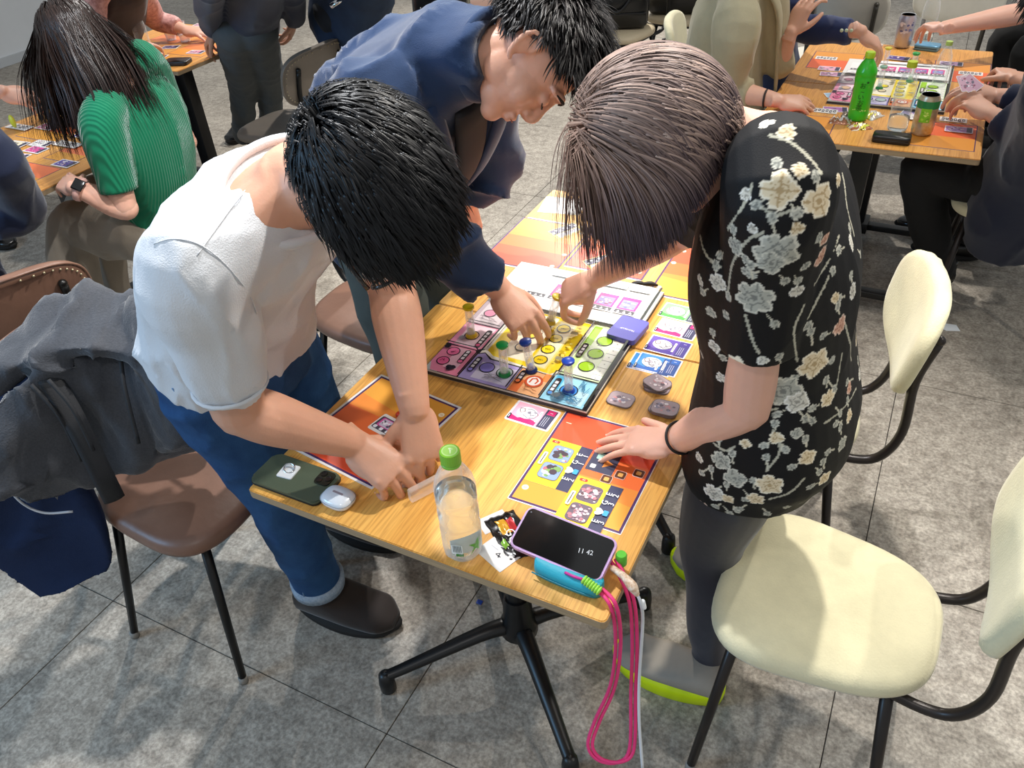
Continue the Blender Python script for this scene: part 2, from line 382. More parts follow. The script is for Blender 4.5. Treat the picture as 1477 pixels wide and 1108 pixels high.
# ------------------------------------------------------------------ chairs (front faces +x)
def so(w_, h_, n_, e=3.0, wb=1.0, waist=0):
    out = []
    for i in range(n_):
        a = 2 * math.pi * i / n_; c, s = math.cos(a), math.sin(a)
        x = math.copysign(abs(c) ** (2 / e), c) * w_; y = math.copysign(abs(s) ** (2 / e), s) * h_
        k = wb + (1 - wb) * (x / w_ + 1) / 2; k *= 1 - waist * math.exp(-(x / (w_ * .35)) ** 2)
        out.append((x, y * k))
    return out
KIND = {
 'cream': dict(pad=('cream_boucle', '#ded6b2', .85, .1, 260, .25), frame=('bronze_tube', '#2b2522'), studs=False),
 'brown': dict(pad=('brown_leather', '#7c5c4c', .38, .12, 60, .12), frame=('black_tube', '#141312'), studs=True),
 'taupe': dict(pad=('taupe_leather', '#7d746a', .45, .08, 60, .1), frame=('black_tube', '#141312'), studs=True),
 'beige': dict(pad=('beige_vinyl', '#c8b89a', .5, .06, 60, .1), frame=('black_tube', '#141312'), studs=True),
 'white': dict(pad=('pale_vinyl', '#cfcabd', .5, .06, 60, .1), frame=('grey_tube', '#4a463f'), studs=False),
}
CH = {}
def chair_proto(kind):
    k = KIND[kind]; p = k['pad']; pm = mat(p[0], p[1], p[2], 0, .4, var=p[3], vscale=9, bump=p[5], bscale=p[4], sheen=.3 if kind == 'cream' else 0); fm = mat(k['frame'][0], k['frame'][1], .35, .3)
    t = thing('cafe_chair', kind, 'chair')
    O = so(.195, .205, 56, 3.2, .74)
    b = BM(); prof = ((.9, .424), (.985, .428), (1.0, .437), (.995, .449), (.96, .459), (.88, .465), (.6, .469), (.25, .471), (.02, .4715))
    rings(b, [[(x * s, y * s, z_) for x, y in O] for s, z_ in prof]); seat = obj('seat', b, pm, t)
    b = BM(); rings(b, [[(x * .9, y * .9, z_) for x, y in O] for z_ in (.412, .424)]); obj('seat_pan', b, fm, t, auto=30)
    # backrest: pad plane (u up the rest, v across), curved and leaning back
    def bp(u, v, n):
        lean = math.radians(11); R_ = .55; ang = v / R_; x = -(-R_ + math.cos(ang) * R_) * -1; y = math.sin(ang) * R_
        q = V((-R_ * (1 - math.cos(ang)) * -1 + n * math.cos(ang), y - n * math.sin(ang) * 1, u)); M = Matrix.Rotation(-lean, 3, 'Y'); q = M @ q
        return V((-.262 - .0, 0, .715)) + q
    O2 = so(.115, .2, 60, 3.0, 1.0 if kind != 'cream' else .9)
    b = BM(); pr = ((.9, -.014), (.98, -.012), (1.0, -.004), (1.0, .006), (.97, .015), (.88, .021), (.6, .024), (.25, .025), (.02, .025))
    def rip(i, s, n): return (.0022 * math.sin(i * 2.1 + math.sin(i) * 2) if (kind == 'cream' and n < 0) else 0)
    rings(b, [[bp(x * s + rip(i, s, n), y * s, n) for i, (x, y) in enumerate(O2)] for s, n in pr]); back = obj('backrest', b, pm, t)
    if k['studs']:
        b = BM()
        for i in range(44):
            j = i / 44 * 60; a = 2 * math.pi * i / 44; c, s_ = math.cos(a), math.sin(a); x = math.copysign(abs(c) ** (2 / 3), c) * .103; y = math.copysign(abs(s_) ** (2 / 3), s_) * .186
            ell(b, bp(x, y, -.0155), (.0035, .0035, .0035), sub=1)
        st = obj('stud_row', b, mat('brass_stud', '#b9ab8c', .35, .7), back); tag(st, kind='stuff')
        b = BM(); pts = [bp(x * 1.0, y * 1.0, -.012) for x, y in O2]; pts.append(pts[0]); tube(b, pts, .0035, 6, 1); obj('piping', b, mat(p[0] + '_piping', p[1], .35), back)
    for s in (-1, 1):
        b = BM(); tube(b, [(-.10, s * .115, .418), (-.185, s * .125, .415), (-.235, s * .13, .44), (-.262, s * .132, .52), bp(-.06, s * .13, -.021), bp(.045, s * .13, -.021)], .0105, 10, 5); obj('back_post', b, fm, t)
        b = BM(); ell(b, bp(.05, s * .13, -.021), (.0115, .0115, .0115), sub=2); obj('post_cap', b, fm, back)
    for sx in (-1, 1):
        for sy in (-1, 1):
            b = BM(); f_ = V((sx * .175 - .01, sy * .19, .008)); tube(b, [(sx * .13, sy * .115, .418), f_], [.0115, .0095], 10, 2); lg = obj('leg', b, fm, t)
            b = BM(); tube(b, [f_ + V((0, 0, .012)), f_ - V((0, 0, .008))], .011, 10, 2); obj('foot_cap', b, mat('glide', '#8b8780', .5), lg)
    return t
def chair(kind, x, y, rz, label):
    if kind not in CH: CH[kind] = t = chair_proto(kind)
    else: t = copy_tree(CH[kind])
    t.location = (x, y, 0); t.rotation_euler = (0, 0, math.radians(rz)); t['label'] = label
    return t
c1 = chair('cream', .045, 1.06, 178, 'cream upholstered cafe chair at lower right with bronze tube frame, beside the yellow soled shoe')
c2 = chair('cream', -.17, 1.60, 190, 'cream upholstered cafe chair standing directly behind the hips of the floral dress')
c3 = chair('brown', -1.33, .81, 3, 'brown leather cafe chair at lower left with the charcoal jacket hung on its back')
c4 = chair('brown', -1.33, 1.60, 0, 'brown leather cafe chair whose seat shows between white tee and navy sleeve')
c5 = chair('brown', -2.12, 1.0, 155, 'brown leather chair at left edge, studded back towards the camera, behind charcoal jacket')
c6 = chair('taupe', -2.62, 2.74, 178, 'taupe chair with studded back and two posts, left of the navy blazer man')
# ------------------------------------------------------------------ things on the main table
TZ = .72
DK, PUR, MAG, PNK, YEL, ORG, RED = '#17141c', '#4a3560', '#d5246f', '#f0a9c0', '#f2d22c', '#e98a33', '#ee5a33'
def slab(name, label, catg, pts, z, th, m, group=None, bev=0):
    b = BM(); prism(b, pts, z, z + th, bev); o = obj(name, b, m, smooth=False); return tag(o, label, catg, group)
PAPER = mat('card_stock', '#e9e4de', .45)
def card(name, label, cx, cy, w_, h_, z, rz, draw, group=None, catg='card', th=.0006, m=None, r=.004):
    b = BM(); prism(b, rrect(w_, h_, r, 4), 0, th); o = obj(name, b, m or PAPER, smooth=False); tag(o, label, catg, group)
    o.location = (cx, cy, z); o.rotation_euler = (0, 0, math.radians(rz))
    if draw:
        c = Canvas(.01); draw(c); c.build('print', o, th)
    return o
# -- player mats
def mat_art(kind):
    def f(c):
        w_, h_ = 10.2, 12.6
        c.rect(-w_, -h_, w_, h_, '#4b2a5e'); c.rect(-w_ + .45, -h_ + .45, w_ - .45, h_ - .45, '#e7a03a')
        c.rect(-w_ + .45, -2.5, w_ - .45, h_ - .45, '#ee6f33'); c.rect(-w_ + .45, 3.2, w_ - .45, h_ - .45, '#ef5530')
        c.poly([(w_ - .45, -6.5), (w_ - .45, -2.5), (-w_ + .45, -2.5), (-w_ + .45, -4.0)], '#ea8b36')
        for x, y, t in ((-8.6, -9.2, '0'), (-8.9, 2.9, '2'), (-8.3, 9.3, '1')):
            if kind == 0 and t != '0': c.text(t, x, y, 1.6, '#f7e3c2', math.pi / 2)
            else: c.circ(x, y, .62, '#f8e8c8'); c.text(t, x, y, .8, '#e39a35', math.pi / 2)
    return f
card('player_mat', 'orange player mat with purple border under the hand wearing a black hair tie', -.388, .957, .207, .256, TZ, 0, mat_art(0), catg='game mat', r=.002)
card('player_mat', 'orange player mat with purple border under the hands of the white tee man', -.808, .897, .214, .262, TZ, 172, mat_art(1), catg='game mat', r=.002)
card('player_mat', 'glossy orange player mat at the far left corner beside the navy sleeve', -.83, 1.672, .181, .262, TZ, 180, mat_art(1), catg='game mat', r=.002)
card('player_mat', 'orange player mat under the lavender hair tips with small red, green, blue pieces', -.62, 1.72, .2, .262, TZ, 180, mat_art(1), catg='game mat', r=.002)
card('player_mat', 'orange player mat beside the dress, above the row of four colour cards', -.385, 1.672, .2, .262, TZ, 0, mat_art(1), catg='game mat', r=.002)
card('score_sheet', 'blank white paper sheet with an orange block, behind the navy sleeve hand', -.758, 1.492, .135, .125, TZ, 0, lambda c: (c.rect(-6.7, -6.2, 6.7, 6.2, '#efece4'), c.rect(-6.0, -5.6, 6.1, 4.0, '#e9a240'), c.text('1', 1.5, .5, 1.0, '#f7e3c2', 1.6)), catg='paper', r=.002)
card('score_sheet', 'small white paper sheet at the far edge beside the hair tips', -.86, 1.90, .12, .1, TZ, 10, lambda c: (c.line([(-3, 2), (3, 2)], .15, '#b9b9bd'), c.line([(-3, 0), (3, -2)], .15, '#b9b9bd'), c.line([(-1, 3), (-1, -3)], .12, '#b9b9bd')), catg='paper', r=.002)
# -- character cards (long side along x)
def char_card(bg, sh, dark='#3a3a55', fig='#f3f1f5'):
    def f(c):
        c.rect(-4.5, -3, 4.5, 3, '#efe9ee'); c.rect(-4.2, -2.7, 4.2, 2.7, bg); c.poly([(-4.2, -2.7), (1.5, -2.7), (1.5, -1.6), (-1, -.9), (-2.4, -1.8), (-4.2, -1.2)], sh)
        c.circ(-1.3, .2, 2.1, fig, 26, .82); c.circ(-2.5, .6, .8, '#f7dfe0'); c.line([(-3.1, 1.1), (-2.2, 1.2), (-1.9, .4), (-2.6, -.1), (-3.0, .5), (-3.1, 1.1)], .12, DK)
        c.line([(-1.6, 1.2), (-.9, 1.5), (.2, 1.1), (1.0, .4), (.6, -.7), (-.6, -1.2), (-1.8, -.6)], .12, '#4b4650')
        c.line([(-.9, .8), (-.3, -.4), (.5, .3)], .14, '#5c5762'); c.blobs(-1.6, -1, .9, 1.3, ['#d9d4dc', '#bdb6c4', '#8d8794'], 7, .15, .35)
        c.rr(1.35, 0, .5, 3.4, .2, '#f4f1f4'); c.line([(1.35, -1.3), (1.35, 1.3)], .1, '#77717c')
        c.rect(2.0, -2.7, 4.2, 2.7, dark); c.rect(2.4, 1.2, 4.0, 2.6, sh); c.text('1', 3.2, 1.9, .9, '#ffffff', 1.57)
        for x in (2.5, 2.9, 3.3): c.line([(x, -2.2), (x, .6)], .1, '#c8c6d6')
        c.rr(-4.15, -1.9, .5, 1.5, .2, DK); c.line([(-4.15, -2.3), (-4.15, -1.5)], .12, '#ffffff')
    return f
for nm, cx, cy, z, a, b_, d, r in (('green', -.390, 1.492, TZ, '#8fd98a', '#57b54e', '#4d5560', -3), ('pink', -.379, 1.428, TZ, '#f6b4c8', '#d5246f', '#3a3a55', -3), ('purple', -.377, 1.358, TZ, '#6b4fb0', '#4d3796', '#4b3f8c', -2), ('blue', -.377, 1.290, TZ, '#3f8fd6', '#2a63b8', '#2e4d8f', 0)):
    card('character_card', nm + ' character card in the column of four cards beside the dress', cx, cy, .09, .06, z, r, char_card(a, b_, d))
card('character_card', 'second blue card peeking out under the blue character card', -.389, 1.286, .09, .06, TZ - .0003, 0, char_card('#3f8fd6', '#2a63b8', '#2e4d8f'))
card('character_card', 'pink character card lying alone below the front edge of the game board', -.545, 1.044, .094, .063, TZ, -2, char_card('#f6b4c8', '#d5246f', '#3a3a55'))
# -- yellow event cards on the right mat
def yel(n1, photo):
    def f(c):
        c.rect(-4.2, -5.9, 4.2, 5.9, '#f0cf2e'); c.rect(1.9, -5.9, 4.2, 5.9, '#3b3c58'); c.rr(-2.9, 5.2, 1.5, .7, .3, '#cf3a26'); c.text('42', -2.9, 5.2, .6, '#f7e3c2', 0)
        for y in (2.5, -2.3):
            c.rr(-.7, y, 3.9, 4.1, .8, '#6a5a66')
            if photo: c.rr(-.7, y, 3.7, 3.9, .7, '#8fa6cf'); c.blobs(-2.5, y - 1.8, 1.1, y + 1.8, ['#e8d9d6', '#c96a78', '#f3eeee', '#4b3a44', '#7fa45c'], 16, .2, .8)
            else: c.blobs(-2.5, y - 1.9, 1.1, y + 1.9, ['#d9b7bb', '#b37680', '#efe6e6', '#6b4c52', '#95798a'], 34, .15, .5)
        c.rr(-3.3, .3, .8, 3.4, .3, '#fbf6dc'); c.line([(-3.3, -1), (-3.3, 1.6)], .2, '#55504a')
        for i, (y, a) in enumerate(((3.6, 'E'), (1.5, 'G'), (-.8, '♥'), (-3.0, 'E'))):
            c.text(a, 2.5, y, 1.5, '#ffffff', 1.57)
            if a != '♥': c.text(n1[i], 3.65, y, 1.5, '#ffffff', 1.57)
            else: c.rr(3.5, y, .9, 1.2, .2, '#3f9fe0')
    return f
card('event_card', 'yellow picture card with dark index strip touched by the fingertips', -.443, .940, .084, .118, TZ + .0006, 0, yel('1122', True))
card('event_card', 'yellow picture card with dark index strip below the first, over the mat edge', -.358, .868, .084, .118, TZ + .0012, 0, yel('2323', False))
card('event_card', 'dark icon card half under the spread fingers on the right mat', -.372, .978, .05, .06, TZ + .0007, 0, lambda c: (c.rect(-2.5, -3, 2.5, 3, '#3f4055'), c.rr(-.8, 1.0, 1.6, 1.6, .2, '#9fc7b8'), c.poly([(0.2, -1.6), (1.9, -.2), (.2, .6)], '#e08a3a'), c.rr(-1.4, -1.8, 1, 1, .2, '#e8e4e0')))
for i, (x, y) in enumerate(((-.352, .938), (-.333, .957), (-.305, .973))):
    card('icon_tile', ('brown square icon tile nearest the yellow card', 'brown square icon tile between two others by the little finger', 'brown square icon tile nearest the palm')[i], x, y, .019, .019, TZ + .0006, 0, lambda c: (c.rr(0, 0, 1.8, 1.8, .3, '#5a2f16'), c.rr(0, 0, .9, .9, .2, '#e3a858')), th=.001, r=.003, catg='tile')
# cards on left and far mats
def icon_strip(c):
    c.rr(0, 0, 6.4, 3.6, .4, '#4a4550'); c.rr(0, -.35, 5.4, 2.4, .3, '#d64f9a'); c.rr(0, -.35, 4.6, 2.0, .3, '#cfc3d4'); c.blobs(-2.2, -1.2, 2.2, .6, ['#8a7d93', '#f2eef4', '#5c5266', '#e79cc0'], 18, .15, .45)
    for x in (-2.4, -.8, .8, 2.4): c.rr(x, 1.3, .8, .8, .2, '#f4f2f6')
card('picture_card', 'small pink framed photo card on the left mat', -.786, .905, .07, .05, TZ + .0006, 168, icon_strip)
card('picture_card', 'tiny blue icon card on the left mat beside the wrist', -.735, .905, .03, .03, TZ + .0006, 168, lambda c: (c.rr(0, 0, 2.8, 2.8, .4, '#56505c'), c.circ(0, .3, .8, '#2f6fc4', 10), c.circ(.5, -.5, .5, '#f2f2f4', 8)))
def chk(c):
    c.rect(-4.2, -2.6, 4.2, 2.6, '#f0d457'); c.rect(-4, -.2, 4, 2.4, '#44405a')
    for i in range(7): c.rr(-3.4 + i * 1.15, 1.1 + (.5 if i % 2 else -.4), .7, .7, .15, '#f4f2f6')
    c.rect(-3.6, -2.3, 3.4, -.5, '#cfc7cf'); c.blobs(-3.4, -2.2, 3.2, -.5, ['#7d7284', '#f7f4f7', '#a98aa0'], 16, .15, .4)
card('picture_card', 'checkered icon card at the far edge of the glossy orange mat', -.79, 1.765, .085, .053, TZ + .0006, 60, chk)
card('picture_card', 'yellow framed card below the lavender hair tips', -.64, 1.645, .085, .053, TZ + .0006, 50, chk)
card('picture_card', 'dark checkered card half hidden behind the dress front', -.37, 1.62, .08, .05, TZ + .0006, 95, chk)
for i, (x, y, c_) in enumerate(((-.665, 1.742, '#d8261c'), (-.655, 1.80, '#1f9a3a'), (-.632, 1.762, '#2a3fb0'))):
    b = BM(); ell(b, (x, y, TZ + .009), (.011, .011, .009), sub=2); box(b, (x - .006, y - .006, TZ + .001), (x + .006, y + .006, TZ + .014), .002)
    tag(obj('game_token', b, ink(c_, .3)), ('red', 'green', 'blue')[i] + ' plastic token between the hair strands on the far mat', 'token')
b = BM(); box(b, (-.79, .935, TZ + .0012), (-.772, .945, TZ + .010), .002); tag(obj('game_token', b, ink('#c23a1c', .4)), 'tiny red cube on the pink framed photo card', 'token')
for i, (x, y) in enumerate(((-.515, 1.565), (-.49, 1.572))):
    b = BM(); tube(b, [(x - .014, y, TZ + .006), (x, y + .004, TZ + .008), (x + .014, y + .007, TZ + .005)], [.005, .006, .003], 8, 3, caps=True); tag(obj('hair_clip', b, ink('#1b1613', .5)), ('dark brown clip', 'second dark brown clip')[i] + ' on bare wood under the outstretched forearm', 'clip')
# -- game board
b = BM(); prism(b, [(-.815, 1.080), (-.448, 1.080), (-.448, 1.545), (-.815, 1.545)], TZ, TZ + .012, .0008); board = obj('game_board', b, mat('board_core', '#d8d2c8', .6), smooth=False)
tag(board, 'large square board game board with pink, purple, yellow, green and blue districts', 'game board')
b = BM(); prism(b, [(-.8155, 1.0795), (-.4475, 1.0795), (-.4475, 1.5455), (-.8155, 1.5455)], TZ + .001, TZ + .0085); obj('board_gap_shade', b, mat('gap_shade_dark', '#3b3836', .6), board, smooth=False)  # dark band round the edge: shade of the gap under the board, as colour
c = Canvas(.01)
c.rect(.1, .1, 36.6, 46.4, '#f2f1ee'); c.rect(.1, .1, 36.6, 28.4, DK)
c.poly([(.2, .2), (3.2, .2), (3.2, 2.5), (.2, 6)], '#c9cec9')
c.poly([(1.5, .3), (7.9, .3), (7.9, 9.0), (7.2, 9.7), (.2, 9.7), (.2, 3)], '#f391ae'); c.poly([(3.4, 2.2), (6.6, 2.2), (6.6, 9.4), (3.4, 9.4)], '#f7c3d3')
c.poly([(.2, 10.0), (7.4, 10.0), (8.1, 10.8), (8.1, 18.8), (.2, 18.8)], '#f29ab8'); c.poly([(1.5, 10.4), (7.2, 10.4), (7.7, 11.2), (7.7, 18.4), (1.5, 18.4)], '#f9dbe6')
c.rect(.2, 19.1, 8.1, 28.2, '#b9a7ae'); c.rect(1.2, 19.6, 7.2, 27.8, '#d9ccd0')
c.poly([(8.2, .3), (19.2, .3), (19.2, 7.8), (11.5, 8.0), (9.6, 9.6), (8.3, 8.8)], '#b3a5dd'); c.rect(10.6, 1.2, 18.6, 6.8, '#ded8ef')
c.poly([(8.5, 9.2), (9.5, 9.9), (11.8, 8.4), (27, 7.9), (27, 28.2), (8.5, 28.2)], '#efeade')
c.poly([(9.6, 10.8), (11.6, 9.4), (25.2, 8.1), (26.4, 9.6), (26.6, 28), (9.6, 28)], '#f4d51f'); c.rect(12.6, 10.2, 19.0, 27.4, '#f3ead0'); c.rect(19.6, 9.2, 23.8, 26.6, '#f7e680'); c.rect(19.9, 9.6, 23.4, 26.2, '#f6efc2')
c.poly([(19.3, .3), (26.3, .3), (26.3, 7.3), (25, 7.7), (19.3, 7.9)], '#f0b37e'); c.poly([(19.6, .4), (21.6, .4), (21.6, 4.5), (19.6, 4.5)], '#e8743a'); c.rect(24.6, 5.4, 26.3, 8.0, '#f08a2a')
c.rect(26.6, .4, 35.6, 8.8, '#9ddaf2'); c.rect(27.0, 4.2, 28.8, 8.4, '#5cc0ea'); c.rect(31.8, .9, 35.1, 5.2, '#c7eaf6')
c.rect(27.1, 9.2, 35.6, 28.2, '#d9eebc'); c.rect(27.4, 20.5, 30.4, 27.6, '#a3d53b'); c.rect(29.2, 9.6, 33.2, 27.6, '#e9f4d6'); c.rect(27.4, 9.6, 29.0, 20.2, '#c9e48f'); c.rect(33.3, 9.6, 35.4, 27.6, '#f0f2e6')
for y in (11.5, 14, 16.5, 19, 21.5, 24): c.line([(33.3, y), (35.4, y)], .12, '#77786e'); c.text('+', 34.3, y - 1.2, .9, '#77786e')
for x, y, r, co in ((2.6, 3.9, 1.45, '#ec6c9c'), (3.0, 7.6, 1.5, '#f17aa8'), (3.8, 14.3, 1.7, '#f3c9a0'), (3.4, 23.6, 1.5, '#d58ba6'), (12.4, 5.2, 1.7, '#8f85d8'), (16.6, 5.0, 1.8, '#b9c9c6'), (31.0, 4.6, 1.9, '#3d8fdf'), (21.5, 11.8, 1.55, '#f3d21b'), (21.4, 15.8, 1.55, '#f5df1d'), (21.3, 20.0, 1.55, '#f5df1d'), (21.4, 24.0, 1.55, '#f5df1d'), (15.9, 19.5, 1.5, '#f5df1d'), (15.8, 14.4, 1.4, '#ecd9b0'), (31.2, 13.2, 1.75, '#a2d028'), (31.3, 18.0, 1.75, '#a2d028'), (31.4, 22.9, 1.75, '#a2d028')): c.dot(x, y, r, co, e=.22)
c.dot(23.4, 4.6, 1.9, '#f4ece6', '#d2562a', .5); c.line([(22.7, 4.0), (22.8, 5.2), (23.6, 5.6), (24.2, 4.9), (24.0, 4.0)], .35, '#d2562a')
for x, y in ((21.5, 11.8), (21.4, 15.8), (21.3, 20.0), (21.4, 24.0)): c.text('yen', x, y, .9, '#6b5a10')
for x, y in ((2.6, 3.9), (3.0, 7.6)): c.scrib(x - .7, y - .7, x + .7, y + .7, '#8c2450', .12, 6)
for x0, y0, x1, y1, co in ((6.3, 6.6, 5.4, 6, 0), (0, 0, 0, 0, 0)): pass
def pill(x, y, h_, bg, t): c.rr(x, y, 1.3, h_, .6, '#2b2229'); c.circ(x, y - h_ / 2 + .65, .5, bg, 12); [c.rr(x, y - h_ / 2 + 1.8 + i * 1.15, .7, .85, .12, '#f7f3f6') for i in range(t)]
pill(6.2, 6.6, 4.8, '#ec6c9c', 3); pill(6.9, 14.0, 6.6, '#ec6c9c', 4); pill(9.5, 5.2, 5.2, '#8f85d8', 3); pill(20.3, 5.0, 4.2, '#e8743a', 2); pill(27.9, 4.6, 5.6, '#3d8fdf', 3); pill(28.3, 18.0, 5.2, '#6b6b60', 3)
c.blobs(4.2, .8, 6.6, 3.2, ['#17141c', '#251f29', '#3a3340'], 16, .3, .8); c.blobs(.2, 7.6, 1.8, 10, ['#17141c', '#2d2730'], 9, .3, .7); c.blobs(1.6, 11.5, 3.2, 13.5, ['#8b858c', '#a49ea6'], 4, .4, .8)  # grey blobs: cast shadow of the yellow timer painted into the print
c.scrib(12.5, 1.4, 18, 3.2, '#8d8a98', .12, 16); c.scrib(28.9, .8, 35, 3.4, '#3f7fa6', .14, 26); c.scrib(32, 4, 35, 8.2, '#3f7fa6', .12, 14); c.blobs(28.2, 1.2, 30.4, 2.8, ['#8fa3ad', '#7b919c'], 5, .4, .8)  # grey blue blobs: the blue timer's shadow painted into the print
c.scrib(21.5, 1, 25.5, 2.5, '#a85f34', .12, 10); c.scrib(2, 20, 7, 22, '#8a7780', .12, 12); c.blobs(24.0, 10, 26.0, 27, ['#d8b81a', '#f7e26a', '#b99d16'], 18, .3, .7); c.blobs(17, 21, 19, 27, ['#b9b190', '#9c9676'], 8, .3, .6)
for x, y in ((24.6, 22.5), (25.2, 13), (18.2, 24)): c.rr(x, y, 1.6, 1.1, .2, '#a39a74'); c.line([(x - .7, y - .5), (x + .7, y + .5)], .12, '#6d6750')
for x in (31.3,):
    for y in (15.6, 20.4): c.poly([(x - .5, y - .4), (x + .5, y - .4), (x, y + .4)], '#7b7d70')
c.line([(8.3, .3), (8.3, 8.9), (9.4, 9.8)], .28, DK); c.line([(19.25, .3), (19.25, 7.9)], .28, DK); c.line([(26.5, .3), (26.5, 8.9), (35.6, 8.9)], .3, DK); c.line([(26.9, 9), (26.9, 28.2)], .3, DK); c.line([(.2, 9.85), (7.5, 9.85), (8.4, 8.9)], .3, DK); c.line([(.2, 18.9), (8.3, 18.9)], .28, DK); c.line([(9.55, 10.8), (9.55, 28)], .12, DK)
c.rect(.3, 28.5, 35.7, 46.2, '#ecebe7'); c.line([(.2, 28.5), (36.5, 28.5)], .3, DK)
for x in (3.4, 7.2, 11.0, 15.2, 19.5, 23.5, 27.5): c.rr(x, 30.6, 3.6, 3.4, .5, '#c9cacb'); c.rr(x, 30.6, 3.3, 3.1, .5, '#f2f2f0'); c.circ(x, 30.6, 1.35, '#ffffff')
for i, x in enumerate((2.4, 7.8, 13.2, 18.6, 24.0, 29.4)):
    c.rect(x - .3, 32.7, x + 4.9, 41.6, '#f6f4f2'); c.rect(x, 33.0, x + 4.6, 34.4, '#49454c')
    for k in range(3): c.poly([(x + .5 + k * 1.4, 33.3), (x + 1.3 + k * 1.4, 33.3), (x + .9 + k * 1.4, 34.1)], '#f4f2f4')
    if i > 1:
        c.rect(x, 34.5, x + 4.5, 39.6, '#e03a8c'); c.rect(x + .5, 35.0, x + 4.0, 38.4, ('#c9879c', '#a86a80', '#c96a8a', '#8a80c0', '#8a80c0', '#b77')[i] if i < 5 else '#8f8ed0'); c.blobs(x + .5, 35, x + 4.0, 38.4, ['#e8ccd6', '#8a5068', '#c9a9c9', '#f0e6ee'] if i < 5 else ['#b9b9ea', '#7a7ac0'], 14, .2, .5)
c.rect(10, 42.6, 22, 45.2, '#ffffff'); c.rect(23, 42.6, 29, 45.0, '#dfe0df'); c.line([(23, 42.6), (29, 42.6), (29, 45), (23, 45), (23, 42.6)], .1, '#77757a'); c.rect(29.4, 42.6, 34.6, 45.0, '#e4e4e2')
c.rect(36.0, .2, 36.5, 46.2, '#2c3028'); c.line([(35.1, 28.8), (35.1, 45.8)], .1, '#9a989c')
prn = c.build('print', board, TZ + .0121, f=lambda v: V((v.x - .815, v.y + 1.080, v.z)))
BZ = TZ + .0125
b = BM()
card('card_deck', 'blue violet deck of cards on the right edge of the game board', -.468, 1.360, .066, .082, BZ, -6, lambda c: (c.rect(-3.1, -3.9, 3.1, 3.9, '#5a58ad'), c.text('TRAVELUP', .2, -.6, .72, '#e9e6f7', math.pi)), th=.012, m=mat('card_back', '#4d4a9a', .4, var=.08, vscale=900, stretch=(.02, .02, 1)), catg='card deck', r=.008)
card('hand_card', 'magenta edged card standing out beyond the board under the forearm', -.60, 1.56, .045, .07, BZ, 6, lambda c: (c.rect(-2.2, -3.4, 2.2, 3.4, '#e03a8c'), c.rect(-1.8, -3, 1.8, 3, '#d8b4cc'), c.blobs(-1.8, -3, 1.8, 3, ['#efe6ee', '#a86a90'], 12, .2, .5)), catg='card', r=.003)
# -- sand timers
GL = clear('clear_plastic', (1, 1, 1), .10, .04)
def timer(label, x, y, z, top, bottom, sand, tilt=(0, 0), hgt=.078, r=.0072, cap=.0125):
    t = thing('sand_timer', label, 'sand timer', (x, y, z)); t.rotation_euler = (tilt[0], tilt[1], 0)
    b = BM(); lathe(b, [(cap * .8, hgt - .008), (cap, hgt - .005), (cap, hgt - .001), (cap * .9, hgt)], 22); obj('top_cap', b, ink(top, .3), t, auto=40)
    b = BM(); lathe(b, [(cap * .9, 0), (cap, .001), (cap, .004), (cap * .75, .008)], 22); obj('bottom_cap', b, ink(bottom, .3), t, auto=40)
    b = BM(); h2 = hgt / 2; lathe(b, [(r, .007), (r, h2 - .008), (.002, h2), (r, h2 + .008), (r, hgt - .007)], 18, cap=False); obj('glass_tube', b, GL, t)
    b = BM(); lathe(b, [(r * .85, .0075), (r * .85, .016), (.001, .021)], 14); obj('sand', b, ink(sand, .8), t)
    b = BM(); lathe(b, [(r * 1.25, .006), (r * 1.25, hgt - .006)], 18, cap=False); obj('outer_sleeve', b, GL, t)
    return t
timer('sand timer with yellow caps on the pink district of the board', -.777, 1.221, BZ, '#e9d21c', '#d8b21a', '#d9c9a0')
timer('sand timer with green caps on the purple district of the board', -.646, 1.124, BZ, '#16a04a', '#128a42', '#bfe0c8')
timer('sand timer with blue caps on the blue district of the board', -.504, 1.124, BZ, '#2450c8', '#1c3f9a', '#7aa8d8')
timer('sand timer with dark blue foot held in the fingers of the navy sleeved hand', -.600, 1.156, BZ + .001, '#1c3f9a', '#1c2f6a', '#8fa8d8', tilt=(.08, -.1))
timer('sand timer with yellow cap pinched by the woman\'s outstretched hand', -.632, 1.315, BZ + .012, '#d8c43a', '#d8c43a', '#e8e0b0', tilt=(-.15, .25), hgt=.07)
# -- picture chips
CHM = mat('chip_edge', '#7a7278', .25)
def chips(label, x, y, n, seed):
    rnd = random.Random(seed)
    for i in range(n):
        card('picture_tile', label if n == 1 else ('topmost' if i == n - 1 else 'bottom' if i == 0 else 'middle') + ' tile of the ' + label, x + rnd.uniform(-.004, .006), y + rnd.uniform(-.005, .005), .052, .043, TZ + i * .0032, rnd.uniform(-30, 30) if i else rnd.uniform(-10, 10),
             lambda c: (c.rr(0, 0, 4.9, 4.0, 1.1, '#a8959c'), c.blobs(-2.1, -1.6, 2.1, 1.6, ['#d9c6cc', '#6a5a68', '#c48a90', '#8f8aa0', '#f0e8ec'], 20, .2, .55)), th=.003, m=CHM, catg='tile', r=.012)
chips('glossy rounded photo tile lying alone beside the board corner', -.404, 1.152, 1, 3)
chips('far photo tile stack right of the lone tile', -.352, 1.222, 3, 7)
chips('near photo tile stack beside her forearm', -.322, 1.158, 3, 9)
